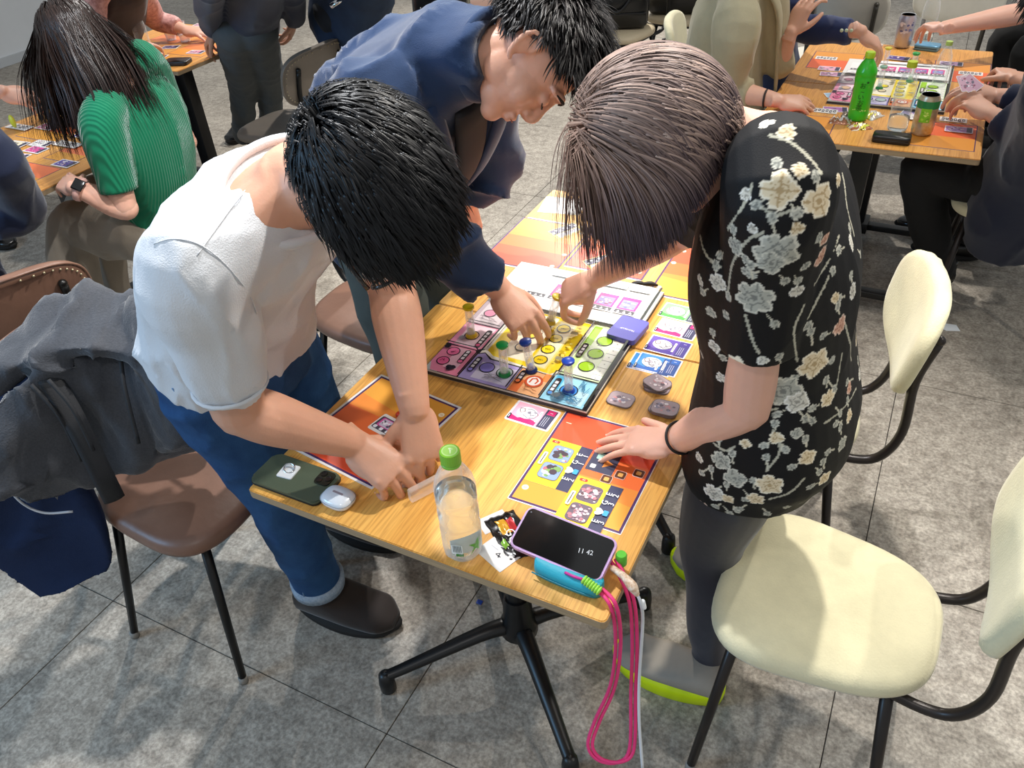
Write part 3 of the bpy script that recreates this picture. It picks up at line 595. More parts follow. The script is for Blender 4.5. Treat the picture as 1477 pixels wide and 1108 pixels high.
# -- phone with ring, earbud case
PHM = mat('phone_case_olive', '#4f5a48', .45, .1, .5, var=.05, vscale=400)
b = BM(); prism(b, rrect(.152, .078, .013, 6), 0, .0095, .002); ph = obj('smartphone', b, PHM, auto=35); tag(ph, 'olive green smartphone lying face down at the near left corner, metal ring attached', 'smartphone'); ph.location = (-.860, .716, TZ); ph.rotation_euler = (0, 0, 0)
b = BM(); prism(b, rrect(.154, .080, .014, 6), .0012, .004); obj('screen_rim', b, mat('phone_rim', '#17171a', .3), ph, smooth=False)
b = BM(); prism(b, rrect(.031, .033, .007, 6), .0093, .0118, .0008); cb = obj('camera_bump', b, mat('camera_glass', '#23281f', .15, .3, coat=.5), ph, auto=35); cb.location = (.053, .018, 0)
for x, y in ((-.007, .008), (-.007, -.008), (.0075, 0)):
    b = BM(); lathe(b, [(.0062, .0118), (.0062, .0132), (.005, .0134), (.0048, .0126)], 18); l_ = obj('lens', b, mat('lens_black', '#08080b', .08, .2, coat=1), cb, auto=30); l_.location = (x, y, 0)
b = BM(); prism(b, rrect(.032, .034, .003, 4), .0095, .0118, .0005); rp = obj('ring_plate', b, mat('pearl_white', '#d9dde0', .3), ph, smooth=False); rp.location = (-.020, .006, 0); rp.rotation_euler = (0, 0, .1)
b = BM(); tube(b, [V((math.cos(a) * .0105, math.sin(a) * .0105 * .8 + .004, .0145 + math.sin(a) * .004)) for a in np.linspace(0, 2 * math.pi, 16)], .0017, 8, 2); obj('finger_ring', b, mat('chrome', '#d5d7da', .12, 1), rp)
b = BM(); prof = [(.1, 0), (.8, .0015), (.97, .006), (1.0, .0105), (.97, .015), (.8, .0198), (.3, .0212), (.02, .0213)]
rings(b, [[(x * s, y * s, z_) for x, y in so(.0305, .0235, 36, 2.9)] for s, z_ in prof]); ear = obj('earbud_case', b, mat('glossy_white', '#dfe6ee', .15, coat=.6)); tag(ear, 'small glossy white earbud case beside the olive phone', 'earbud case'); ear.location = (-.756, .704, TZ); ear.rotation_euler = (0, 0, -.06)
cv = Canvas(.01); cv.rr(0, .25, 2.2, .45, .15, '#9b8f96'); cv.build('print', ear, .0214)
b = BM(); pts = [(x * 1.003, y * 1.003, .0135) for x, y in so(.0305, .0235, 36, 2.9)]; pts.append(pts[0]); tube(b, pts, .0005, 5, 1); obj('lid_seam', b, ink('#8f979f'), ear)
# -- water bottle
WX, WY = -.503, .698
t = thing('water_bottle', 'clear plastic water bottle with green cap, half full, near the front edge', 'bottle', (WX, WY, TZ))
prof = [(.004, .004), (.018, .001), (.026, .003), (.031, .012), (.0325, .03), (.0325, .07), (.031, .078), (.0325, .086), (.0325, .105), (.031, .112), (.0325, .120), (.0325, .148), (.029, .165), (.021, .182), (.0145, .192), (.0125, .197), (.0125, .204)]
b = BM(); rings(b, [[((r + (.0009 * math.cos(6 * a) if .01 < z_ < .06 else 0)) * math.cos(a), (r + (.0009 * math.cos(6 * a) if .01 < z_ < .06 else 0)) * math.sin(a), z_) for a in [2 * math.pi * i / 36 for i in range(36)]] for r, z_ in prof], cap=False); obj('bottle_wall', b, clear('bottle_plastic', (.97, 1, .99), .06, .04), t)
wm = bpy.data.materials.new('water'); wm.use_nodes = True; pb = wm.node_tree.nodes['Principled BSDF']; pb.inputs['Base Color'].default_value = (.96, 1, .99, 1); pb.inputs['Transmission Weight'].default_value = 1; pb.inputs['Roughness'].default_value = 0; pb.inputs['IOR'].default_value = 1.2
b = BM(); lathe(b, [(.003, .006), (.017, .003), (.025, .005), (.0302, .013), (.0316, .03), (.0316, .07), (.0302, .078), (.0316, .086), (.0316, .105), (.0302, .112), (.0316, .120), (.0316, .138), (.001, .138)], 36); obj('water', b, wm, t)
b = BM(); rings(b, [[((.0150 + (.0005 if i % 2 else 0)) * s * math.cos(2 * math.pi * i / 60), (.0150 + (.0005 if i % 2 else 0)) * s * math.sin(2 * math.pi * i / 60), z_) for i in range(60)] for s, z_ in ((1, .200), (1, .2165), (.96, .219), (.8, .2197), (.01, .2197))]); cp = obj('cap', b, mat('lime_cap', '#84c236', .35), t, auto=35)
b = BM(); lathe(b, [(.0152, .194), (.0156, .1955), (.0152, .1985)], 24); obj('tamper_ring', b, MATS['lime_cap'], cp)
cv = Canvas(.01); cv.circ(0, 0, 1.2, '#b7dd8c', 24); cv.circ(0, 0, 1.0, '#9ccd62', 24); cv.scrib(-.6, -.6, .6, .6, '#d8efc0', .1, 9); cv.build('print', cp, .2198)
cv = Canvas(.01); cv.rect(-2.6, 0, 3.4, 3.6, '#e9efe9'); cv.rr(-1.6, 1.8, 1.8, 2.0, .2, '#f7faf7')
for i in range(6): cv.rect(-2.2 + i * .24, 1.2, -2.1 + i * .24, 2.7, '#44504a')
cv.rr(-1.2, .6, 1.2, .6, .1, '#3f8a34'); cv.poly([(.6, .4), (1.2, 1.6), (.4, 2.6), (1.5, 2.2), (2.2, 3.2), (2.2, 2.0), (3.2, 1.8), (2.1, 1.4), (2.2, .4), (1.5, 1.2)], '#5da83a'); cv.line([(.6, .4), (1.6, 1.7), (2.6, 2.8)], .12, '#86c665')
a0 = math.atan2(-WY, -WX) + .15
cv.build('label_print', t, 0, f=lambda v: V(((.0330 + v.z) * math.cos(a0 + v.x / .033), (.0330 + v.z) * math.sin(a0 + v.x / .033), .022 + v.y)))
# -- wrappers and slips
def crinkle(name, label, x, y, rz, w_, h_, cols, amp=.004, n=12, z=TZ, catg='wrapper', art=None):
    b = BM(); g = [[None] * (n + 1) for _ in range(n + 1)]; sd = random.random() * 50
    for i in range(n + 1):
        for j in range(n + 1):
            u, v = i / n - .5, j / n - .5; zz = (abs(noise.noise(V((u * 5 + sd, v * 5, 0)))) + .3 * abs(noise.noise(V((u * 13, v * 13 + sd, 3))))) * amp * 2.2 * (1 - (2 * max(abs(u), abs(v))) ** 4) + .0006
            g[i][j] = b.verts.new((u * w_ + noise.noise(V((v * 6, sd, 1))) * w_ * .04, v * h_ + noise.noise(V((u * 6, sd, 5))) * h_ * .05, zz))
    for i in range(n):
        for j in range(n):
            f = b.faces.new((g[i][j], g[i + 1][j], g[i + 1][j + 1], g[i][j + 1])); u, v = (i + .5) / n, (j + .5) / n
            f.material_index = art(u, v) if art else int((noise.noise(V((u * 3 + sd, v * 3, 0))) * .9 + .5) * len(cols)) % len(cols)
    g2 = bmesh.ops.extrude_face_region(b, geom=b.faces[:]); [setattr(v, 'co', V((v.co.x, v.co.y, max(v.co.z - .0005, .0001)))) for v in g2['geom'] if isinstance(v, bmesh.types.BMVert)]
    me = bpy.data.meshes.new(name); bmesh.ops.recalc_face_normals(b, faces=b.faces[:]); b.to_mesh(me); b.free(); finish(me, [mat('foil_' + c_.lstrip('#'), c_, .22, .2, coat=.3) for c_ in cols], True)
    o = link(name, me); o.location = (x, y, z); o.rotation_euler = (0, 0, math.radians(rz)); return tag(o, label, catg)
wr = crinkle('candy_wrapper', 'black foil candy wrapper with red and yellow print beside the bottle', -.447, .757, -38, .10, .055, ['#191614', '#c42a2c', '#e2a42c', '#f2efe6', '#7fae3a', '#3d3a38'], .0035, 18,
    art=lambda u, v: (1 if .15 < u < .42 and .55 < v < .8 else 2 if .12 < u < .45 and .3 < v < .58 else 4 if .55 < u < .75 and .12 < v < .3 else 0))
cv = Canvas(.01); cv.text('GGB', 1.3, -.3, 2.2, '#f6f3ea', -.1); cv.build('print', wr, .0075)
card('paper_slip', 'folded white paper slip with a small black mark in front of the bottle', -.449, .716, .062, .048, TZ, -22, lambda c: (c.scrib(-.2, -.7, .9, .2, '#2a2a30', .16, 7), c.line([(-2, .2), (-.5, .3)], .08, '#b4b0b6')), catg='paper', r=.001, th=.001)
card('paper_slip', 'white barcode slip behind the water bottle', -.487, .772, .035, .05, TZ, -35, lambda c: (c.rect(-1, -.9, 1, .8, '#c9c4cc'), c.rect(-.6, -.6, .7, .5, '#a49eaa')), catg='paper', r=.001)
# -- phone in lilac bumper leaning on the turquoise pouch
b = BM(); rings(b, [[(x, y * s, z_) for x, y in so(.056, .020, 40, 3.6)] for s, z_ in ((.2, 0), (.85, .001), (1, .008), (1.0, .017), (.8, .025), (.2, .027))])
po = obj('pencil_pouch', b, mat('turquoise_faux_leather', '#1f9fb5', .5, var=.06, bump=.15, bscale=300)); tag(po, 'turquoise zip pouch under the black smartphone', 'pouch'); po.location = (-.325, .712, TZ); po.rotation_euler = (0, 0, -.05)
b = BM(); tube(b, [(-.054, -.0195, .012), (0, -.0215, .012), (.052, -.0195, .012)], .0012, 6, 4); obj('zip', b, ink('#177d90', .4), po)
def uv_frame(o, x, y, z): return o + x, y, z
PM = Matrix.Translation((-.350, .750, TZ + .030)) @ Matrix.Rotation(math.radians(-4), 4, 'Z') @ Matrix.Rotation(math.radians(18), 4, 'X') @ Matrix.Rotation(math.radians(1), 4, 'Y')
b = BM(); prism(b, rrect(.158, .075, .012, 6), -.001, .009, .0015); sp = obj('smartphone', b, mat('lilac_bumper', '#c9a2cf', .25, coat=.3), auto=35); sp.matrix_basis = PM; tag(sp, 'black screened smartphone in lilac bumper propped on the turquoise pouch', 'smartphone')
b = BM(); prism(b, rrect(.151, .068, .009, 6), .009, .0098); obj('screen', b, mat('phone_screen', '#0b0a0a', .12, 0, .5, coat=.4), sp, smooth=False)
cv = Canvas(.01); cv.text('11 42', 3.9, 0, 1.1, '#c9c9c9', .2); cv.circ(-7.0, 2.7, .12, '#3a3a48'); cv.build('clock_digits', sp, .0098)
b = BM(); prism(b, rrect(.022, .014, .003), -.004, .0005); tb = obj('strap_tab', b, clear('lilac_clear', (.8, .65, .9), .45, .2), sp, smooth=False); tb.location = (.0, -.042, .006)
def braid(name, parent, A_, B_, col_, r=.006, n=7):
    b = BM(); A_, B_ = V(A_), V(B_)
    for i in range(n): c_ = A_.lerp(B_, (i + .5) / n); d_ = (B_ - A_).normalized(); ell(b, c_, d_ * (B_ - A_).length / n * .62, d_.orthogonal() * r, d_.cross(d_.orthogonal()) * r, 2)
    return obj(name, b, ink(col_, .6), parent, world=True)
cordm = ink('#e8377a', .55)
strap = thing('neck_strap', 'hot pink double cord phone strap with lime braids hanging off the table corner', 'strap', (-.27, .72, TZ))
b = BM(); pA = [P(838, 838, .745), P(862, 852, .735), P(882, 878, .725), P(888, 930, .62), P(880, 990, .50), P(858, 1040, .42), P(848, 1075, .38), P(862, 1096, .36), P(890, 1100, .36), P(908, 1080, .38), P(910, 1000, .48), P(912, 930, .6), P(908, 870, .70), P(893, 830, .735), P(880, 808, .745)]
tube(b, pA, .0031, 8, 6); obj('cord', b, cordm, strap, world=True)
b = BM(); tube(b, [p + V((.007, .003, .003 * math.sin(i))) for i, p in enumerate(pA)], .0031, 8, 6); obj('cord', b, cordm, strap, world=True)
braid('braid', strap, P(841, 835, .750), P(866, 854, .742), '#a4e052', .0055); braid('braid', strap, P(855, 779, .752), P(880, 793, .752), '#cfe83c', .0055)
b = BM(); tube(b, [P(815, 826, .748), P(828, 832, .75), P(841, 836, .75)], .0022, 6, 4); obj('loop', b, ink('#c22a8c', .5), strap, world=True)
b = BM(); c_ = P(896, 806, .748); lathe(b, [(.0085, -.011), (.009, -.009), (.009, .008), (.0075, .011), (.002, .011)], 16, Matrix.Translation(c_)); obj('cord_stopper', b, ink('#5cb832', .35), strap, world=True, auto=40)
cable = thing('charging_cable', 'white charging cable with tan fabric sleeve dangling beside the pink strap', 'cable', (-.24, .74, TZ))
b = BM(); tube(b, [P(916, 852, .735), P(924, 870, .72), P(927, 900, .66), P(922, 980, .52), P(922, 1040, .44), P(927, 1112, .34)], .0026, 8, 6); obj('wire', b, ink('#d9dde2', .4), cable, world=True)
b = BM(); tube(b, [P(884, 820, .745), P(900, 832, .745), P(912, 846, .742), P(918, 856, .735)], [.005, .006, .008, .005], 10, 4, caps=True); obj('fabric_sleeve', b, mat('tan_fabric', '#b98a5e', .7, color2='#efe2d0', vscale=160), cable, world=True)
b = BM(); tube(b, [P(927, 868, .72), P(929, 876, .71)], .004, 8, 3, caps=True); obj('strain_relief', b, ink('#eef0f2', .4), cable, world=True)
# small white scrap on the floor
b = BM(); prism(b, [(.19, 2.83), (.24, 2.80), (.285, 2.815), (.27, 2.85), (.22, 2.845)], .0005, .0022); tag(obj('paper_scrap', b, ink('#e9eef2', .6), smooth=False), 'white paper scrap lying on the bare floor beyond the cream chair back', 'paper')
b = BM(); prism(b, [(-.75, 1.06), (-.735, 1.06), (-.735, 1.072), (-.75, 1.072)], .0005, .003); tag(obj('blue_chip', b, ink('#2b4fa8', .4), smooth=False), 'tiny blue plastic chip on the floor by the table column', 'chip')
# ------------------------------------------------------------------ people: helpers
SK1 = mat('skin_fair', '#d8a58c', .46, 0, .4, var=.05, vscale=14, sss=.12, bump=.08, bscale=220)
SK2 = mat('skin_warm', '#cf9c82', .46, 0, .4, var=.05, vscale=14, sss=.12, bump=.08, bscale=220)
SK3 = mat('skin_pale', '#e2ae97', .46, 0, .4, var=.05, vscale=14, sss=.12, bump=.06, bscale=220)
def frame(d, n):
    y = V(d).normalized(); z = V(n); z = (z - y * z.dot(y)).normalized(); x = y.cross(z); return x, y, z
def hand(bm, W, d, n, ts, curl=(20, 25, 15), spread=1.0, thumb=None, s=1.0, fcurl=None, pinch=0):
    """wrist W, finger direction d, back-of-hand normal n, ts = thumb side (+1/-1 along d x n). returns fingertip data"""
    X, Y, Z = frame(d, n); W = V(W); ts = -ts
    def L(x, y, z): return W + (X * x + Y * y + Z * z) * s
    loft(bm, [(L(0, y, z), X * w_ * s, Z * h_ * s) for y, z, w_, h_ in ((-.03, 0, .026, .0185), (-.008, 0, .0255, .018), (.018, -.001, .030, .0165), (.045, -.001, .036, .0155), (.075, 0, .0385, .0135), (.092, .0, .036, .0098))], 20, 3, 2.2)
    ell(bm, L(ts * .022, .036, -.010), (X * ts * .017 + Y * .006) * s, (Y * .032 - X * ts * .005) * s, Z * .015 * s); ell(bm, L(-ts * .026, .035, -.007), X * .013 * s, Y * .034 * s, Z * .013 * s)
    fx = (.0295, .0100, -.0098, -.0275); fy = (.086, .091, .087, .077); fl_ = ((.043, .026, .021), (.048, .030, .022), (.044, .028, .021), (.034, .021, .019)); fr = (.0084, .0086, .0081, .0071); sp = (7, 1.5, -4, -11)
    tips = []
    for i in range(4):
        cu = fcurl[i] if fcurl else curl; a = math.radians(sp[i] * spread); p = V((ts * fx[i], fy[i], 0)); ang = 0; pts = [V((ts * fx[i] * .8, fy[i] - .03, 0)), p.copy()]; dirs = []
        for k in range(3):
            ang += math.radians(cu[k]); dv = V((ts * math.sin(a) * math.cos(ang * .6), math.cos(a) * math.cos(ang), -math.sin(ang))).normalized(); p = p + dv * fl_[i][k]; pts.append(p.copy()); dirs.append(dv)
        r_ = fr[i]; w_ = [L(*q) for q in pts]
        tube(bm, w_, [r_ * 1.0 * s, r_ * 1.12 * s, r_ * 1.0 * s, r_ * .88 * s, r_ * .72 * s], 10, 4, caps=True)
        ell(bm, L(pts[1].x, pts[1].y - .002, .0035), X * .009 * s, Y * .010 * s, Z * .0085 * s)
        tips.append((w_[-1], (X * dirs[-1].x + Y * dirs[-1].y + Z * dirs[-1].z).normalized(), Z, r_ * s))
    th = thumb or ((.62, .72, -.30), (.35, .88, -.32), (.15, .92, -.35))
    p = V((ts * .020, .016, -.006)); pts = [p.copy()]
    for (dx, dy, dz), l_ in zip(th, (.036, .034, .027)): dv = V((ts * dx, dy, dz)).normalized(); p = p + dv * l_; pts.append(p.copy())
    w_ = [L(*q) for q in pts]; tube(bm, w_, [.0128 * s, .0115 * s, .0100 * s, .0078 * s], 10, 4, caps=True)
    tips.append((w_[-1], (w_[-1] - w_[-2]).normalized(), X * (-ts) * -1, .0095 * s)); return tips
def arm(bm, E_, W_, n, rad=(.043, .044, .037, .027), ext=None):
    E_, W_ = V(E_), V(W_); pts = [E_, E_.lerp(W_, .25), E_.lerp(W_, .62), W_]
    if ext is not None: tube(bm, [V(ext[0])] + [E_], [ext[1], rad[0]], 18, 6, caps=True)
    x, y, z = frame(W_ - E_, n); tube(bm, pts, list(rad), 18, 6, flat=(z, .86), caps=True)
def headshape(bm, c, f, u, s=1.0, neck=None, nr=.056, ears=True, hair_only=False):
    c = V(c); f = V(f).normalized(); u = V(u); u = (u - f * u.dot(f)).normalized(); r = f.cross(u)
    def L(x, y, z): return c + (r * x + f * y + u * z) * s
    def E_(p, a, b, d): ell(bm, L(*p), r * a * s, f * b * s, u * d * s, 3)
    E_((0, -.012, .025), .077, .098, .09); E_((0, .030, -.030), .061, .060, .078); E_((0, .034, -.075), .048, .045, .038); E_((0, .064, -.100), .026, .022, .022); E_((0, .045, -.088), .036, .035, .026)
    for k in (-1, 1):
        E_((k * .034, .052, -.036), .026, .026, .032); E_((k * .044, .006, -.058), .014, .034, .034); E_((k * .031, .0775, -.004), .0145, .0135, .012)
        tube(bm, [L(k * .006, .088, .022), L(k * .03, .089, .027), L(k * .05, .072, .018)], [.008 * s, .008 * s, .006 * s], 10, 4, caps=True)
        E_((k * .0125, .090, -.040), .0085, .010, .0075)
        if ears:
            o = (k * .078, -.008, -.012); pts = [L(o[0], o[1] + a, o[2] + b) + r * (k * q * s) for a, b, q in ((.006, .012, 0), (.004, .028, .006), (-.010, .034, .012), (-.022, .022, .015), (-.020, .0, .013), (-.008, -.022, .006), (.004, -.028, .0))]
            tube(bm, pts, [.0045 * s, .005 * s, .005 * s, .005 * s, .0048 * s, .006 * s, .005 * s], 8, 4, caps=True); ell(bm, L(o[0] + k * .004, -.013, -.008), r * .0045 * s, (f * .013 - r * k * .006) * s, u * .024 * s)
    tube(bm, [L(0, .084, .016), L(0, .092, -.010), L(0, .102, -.032), L(0, .094, -.042)], [.009 * s, .0105 * s, .0125 * s, .011 * s], 12, 4, caps=True)
    E_((0, .089, -.066), .022, .0095, .0065); E_((0, .086, -.078), .019, .0095, .0068)
    if neck is not None: tube(bm, [L(0, -.018, -.045), L(0, -.022, -.045).lerp(V(neck), .55), V(neck)], [nr * s, nr * .98 * s, nr * 1.15 * s], 20, 5, caps=True)
    return c, r, f, u, s
def face_details(root, F, brow='#1d1714', closed=True):
    c, r, f, u, s = F
    def L(x, y, z): return c + (r * x + f * y + u * z) * s
    for k in (-1, 1):
        b = BM(); tube(b, [L(k * .018, .0905, -.009), L(k * .031, .0935, -.0125), L(k * .045, .085, -.009)], [.0008, .0016, .0009], 6, 5, caps=True); obj('eyelashes', b, ink('#15100e', .6), root, world=True)
        b = BM(); tube(b, [L(k * .012, .0965, .020), L(k * .030, .0975, .027), L(k * .050, .081, .021)], [.0022, .0034, .0014], 8, 5, flat=(f, .6), caps=True); obj('eyebrow', b, ink(brow, .8), root, world=True)
    b = BM(); tube(b, [L(-.022, .0925, -.0722), L(0, .0985, -.0716), L(.022, .0925, -.0722)], [.0006, .0012, .0006], 6, 5); obj('mouth_line', b, ink('#7d3c34', .6), root, world=True)
def bodymesh(root, parts, m, name='body', sm=3):
    """parts = (bmesh, voxel size); all one object"""
    mes = [remesh(b, v, sm) for b, v in parts]; me = joinme(name, mes) if len(mes) > 1 else mes[0]; finish(me, m); return link(name, me, root, True)
def cloth(root, name, bm, m, vox=.008, sm=6, fold=None, post=None, label=None):
    me = remesh(bm, vox, sm, .5)
    if fold: folds(me, **fold)
    if post: post(me)
    finish(me, m); o = link(name, me, root, True)
    if label: o['label'] = label
    return o
def nails(root, tips, col_='#e8b9a6', idx=range(4)):
    for i in idx:
        p, d, n, r_ = tips[i]; n = (n - d * n.dot(d)).normalized(); x = d.cross(n); b = BM(); ell(b, p + n * r_ * .62 - d * .001, x * r_ * .62, d * r_ * .85, n * r_ * .22, 2); obj('fingernail', b, mat('nail' + col_, col_, .2, coat=.4), root, world=True)
def hair(root, name, F, m, n=2600, length=.06, grav=.25, steps=9, lift=.35, r0=.0012, cap=(0.0, -.012, .028, .083, .105, .096), crown=(0, -.05, .09), comb=None, region=None, seed=1, jit=.25, cols=None, keep=.0, shrink=1.0, thick=.012, lenf=None, layers=.012, combf=None, curl=0, label=None, ljit=.2, vary=.3, stick=False, fibres=None):
    """strands grown from the scalp: combed away from the crown, pulled by gravity, kept outside the skull"""
    rs = np.random.RandomState(seed); c, r, f, u, s = F; B = np.array([list(r), list(f), list(u)]); c0 = np.array(c) + np.array([cap[0], cap[1], cap[2]]) @ B * s; rad = np.array(cap[3:6]) * s
    q = rs.normal(size=(n * 4, 3)); q /= np.linalg.norm(q, axis=1)[:, None]
    reg = region or (lambda q: q[:, 2] > -.35 - .0 * q[:, 1] - np.where(q[:, 1] > .25, (q[:, 1] - .25) * -1.6, 0) + 0)
    q = q[reg(q)][:n]; n = len(q)
    cr = np.array(crown) - np.array(cap[:3]); cr = cr / np.array(cap[3:6]); cr /= np.linalg.norm(cr)
    nl = q / rad * s; nl /= np.linalg.norm(nl, axis=1)[:, None]
    d = q - cr; d = d - nl * (d * nl).sum(1)[:, None]; d /= np.linalg.norm(d, axis=1)[:, None] + 1e-6
    if comb is not None: cb = np.array(comb, float); d = d * .5 + cb
    if combf is not None: d = combf(q, d)
    # clumps: strands near each other share a bend
    cl = np.floor(q * 7 + .5); hsh = np.sin(cl @ np.array([12.9, 78.2, 37.7])) * 43758.5; ph = (hsh - np.floor(hsh)) * 6.28
    cj = np.stack([np.sin(ph), np.cos(ph * 1.7), np.sin(ph * 2.3)], 1) * jit
    dirw = (d + nl * lift + cj + rs.normal(size=d.shape) * jit * .35) @ B; dirw /= np.linalg.norm(dirw, axis=1)[:, None]
    lay = 1.0 + rs.uniform(0, layers, n) / rad.mean(); pos = c0 + (q * rad) @ B; L_ = length * (1 - ljit + 2 * ljit * rs.rand(n))
    if lenf: L_ = L_ * lenf(q)
    st = L_ / steps; g = np.array([0, 0, -1.0]); pts = [pos.copy()]
    for k in range(steps):
        gg = grav * (k + 1) / steps * 2
        dirw = dirw + g * gg * .35 + (np.stack([np.sin(ph + k * curl), np.cos(ph * 2 + k * curl), np.sin(ph * 3 + k * curl)], 1) * (.07 if curl else 0))
        dirw /= np.linalg.norm(dirw, axis=1)[:, None]; pos = pos + dirw * st[:, None]
        ql = ((pos - c0) @ B.T) / rad; ln = np.linalg.norm(ql, axis=1); tgt = lay * 1.0 + .02
        nz_ = ((ql / rad) @ B); nz_ = nz_[:, 2] / (np.linalg.norm(nz_, axis=1) + 1e-9); ins = (ln < tgt) | ((nz_ > .12) & stick); ql2 = ql / ln[:, None] * tgt[:, None]; newp = c0 + (ql2 * rad) @ B; pos = np.where(ins[:, None], newp, pos)
        if k > 0: dv = pos - pts[-1]; dv /= np.linalg.norm(dv, axis=1)[:, None] + 1e-9; dirw = np.where(ins[:, None], dv, dirw)
        pts.append(pos.copy())
    A_ = np.array(pts); K = steps + 1                                         # K,n,3
    T = np.gradient(A_, axis=0); T /= np.linalg.norm(T, axis=2)[:, :, None] + 1e-9
    rd = (A_ - c0); S1 = np.cross(T, rd); S1 /= np.linalg.norm(S1, axis=2)[:, :, None] + 1e-9; S2 = np.cross(S1, T)
    tp = np.array([min(1, 1.25 * (1 - (k / (K - 1)) ** 2.2) + .08) for k in range(K)])[:, None, None] * (r0 * (.6 + .8 * rs.rand(n)))[None, :, None]
    vs = np.stack([A_ + S1 * tp * 1.5, A_ + S2 * tp * .7, A_ - S1 * tp * 1.5], 2)   # K,n,3,3
    verts = vs.transpose(1, 0, 2, 3).reshape(-1, 3); base = (np.arange(n) * K * 3)[:, None, None]; kk = (np.arange(K - 1) * 3)[None, :, None]
    qd = np.array([[0, 1, 4, 3], [1, 2, 5, 4]]); quads = (base[..., None] + kk[..., None] + qd[None, None]).reshape(-1, 4)
    me = fastmesh(name, verts, quads)
    sh = 1 - vary + 2 * vary * rs.rand(n) * (.6 + .4 * np.sin(ph) ** 2); cols = cols or ['#17120f', '#2a221d']; ca = np.array([lin(x)[:3] for x in cols]); t = np.clip(rs.rand(n) * .6 + .4 * (np.sin(ph * 3) * .5 + .5), 0, 1)
    base_c = ca[0] * (1 - t[:, None]) + ca[-1] * t[:, None]
    grad = np.linspace(0, 1, K)[None, :, None]
    if len(cols) == 3: colr = base_c[:, None, :] * (1 - grad) + ca[1] * grad
    else: colr = np.repeat(base_c[:, None, :], K, 1)
    colr = colr * sh[:, None, None]
    cc = np.concatenate([np.repeat(colr.reshape(-1, 3), 3, 0), np.ones((len(verts), 1))], 1); at = me.color_attributes.new('tone', 'FLOAT_COLOR', 'POINT'); at.data.foreach_set('color', cc.astype('f4').ravel())
    finish(me, m); o = link(name, me, root, True)
    if label: o['label'] = label
    # scalp under the strands
    b = BM(); c1 = V(tuple(map(float, c0))); ell(b, c1, V(r) * float(rad[0] * .995 * shrink), V(f) * float(rad[1] * .995 * shrink), V(u) * float(rad[2] * .995 * shrink), 4)
    dl = []
    for v in b.verts:
        p = (np.array(v.co) - c0) @ B.T / rad; p = p / np.linalg.norm(p)
        if not reg(p[None])[0]: dl.append(v)
    bmesh.ops.delete(b, geom=dl, context='VERTS'); mm = cols[0]
    obj('scalp', b, mat('scalp' + mm, mm, .6), o, world=True); return o
def hairmat(name, rough=.35, spec=.5):
    m = mat(name, '#222222', rough, 0, spec, attr='tone'); return m
HB = hairmat('hair_black', .42, .28); HL = hairmat('hair_lavender', .5, .35); HD = hairmat('hair_dark_brown', .36, .4)
def shoe(root, name, heel, toe, m_up, m_sole, w_=.048, h_=.07, sole=.022, ankle=None, hh=.10, label=None):
    heel, toe = V(heel), V(toe); d = (toe - heel); L_ = d.length; d.normalize(); x = V((d.y, -d.x, 0)); z = V((0, 0, 1)); base = heel.copy(); base.z = 0
    def O(t): return w_ * (.72 + .35 * math.sin(min(1, max(0, t)) * math.pi * .9) + .12 * max(0, t - .4)) * (1 if t < .88 else max(.35, 1 - (t - .88) * 5))
    b = BM(); rs = []
    out = []
    for i in range(28):
        a = 2 * math.pi * i / 28; t = .5 - .5 * math.cos(a); sd = 1 if a < math.pi else -1; t2 = min(max(t, 0), 1); e = math.sin(a) if abs(math.sin(a)) < .5 else math.copysign(1, math.sin(a)); out.append(base + d * (t2 * L_) + x * (O(t2) * math.copysign(abs(math.sin(a)) ** .45, math.sin(a)) * .95))
    c_ = base + d * L_ / 2
    for s_, zz in ((.96, 0.001), (1.0, .004), (1.02, sole * .6), (.99, sole)): rs.append([c_ + (p - c_) * s_ + z * (zz + .004 * ((p - base).dot(d) / L_ - .5) ** 2 * 8 * (1 if s_ < .97 else 1)) for p in out])
    rings(b, rs); so_ = obj('sole', b, m_sole, root, world=True)
    b = BM(); zt = lambda t: sole + (h_ * (.55 + .45 * math.cos(min(1, t) * math.pi)) if t > 0 else h_)
    secs = []
    for t in (0.02, .12, .25, .4, .55, .7, .85, .97):
        hgt = {0.02: .8, .12: .98, .25: 1.0, .4: .92, .55: .74, .7: .60, .85: .5, .97: .30}[t] * h_; cz = sole * .8 + hgt / 2; secs.append((base + d * (t * L_) + z * cz, x * O(t) * (.96 if t < .95 else .8), z * hgt / 2))
    loft(b, secs, 20, 3, 2.6)
    if ankle is not None: tube(b, [base + d * L_ * .17 + z * (sole + h_ * .5), base + d * L_ * .17 + z * hh], [w_ * .85, w_ * .82], 18, 4, caps=False)
    cloth(root, name, b, m_up, .005, 3, label=label); return so_
# ------------------------------------------------------------------ man in white tee
def spineframe(pel, c7, r0):
    s = (V(c7) - V(pel)).normalized(); r = V(r0); r = (r - s * r.dot(s)).normalized(); return s, r, s.cross(r)
def torso(bm, pel, c7, r0, secs, e=2.4, bow=.0, seg=28):
    s, r, f = spineframe(pel, c7, r0); L_ = (V(c7) - V(pel)).length
    loft(bm, [(V(pel) + s * (t * L_) - f * (bow * math.sin(max(0, min(1, t)) * math.pi) + off), r * hw, f * hd) for t, hw, hd, off in secs], seg, 4, e); return s, r, f
A = thing('person', 'man in a white tee and jeans bending over the table, black hair, seen from above', 'person', (-1.1, .9, 0))
hc = D(536, 270, 1.07); uA = CV(.42, -.30, .86); fA = CV(.42, -.8, -.45)
pelA = V((-1.10, .865, .86)); c7A = V(hc) + (RM @ V((-.125, .035, -.11)))
rshA, lshA = c7A + V((-.06, -.175, -.075)), c7A + V((-.035, .18, -.06))
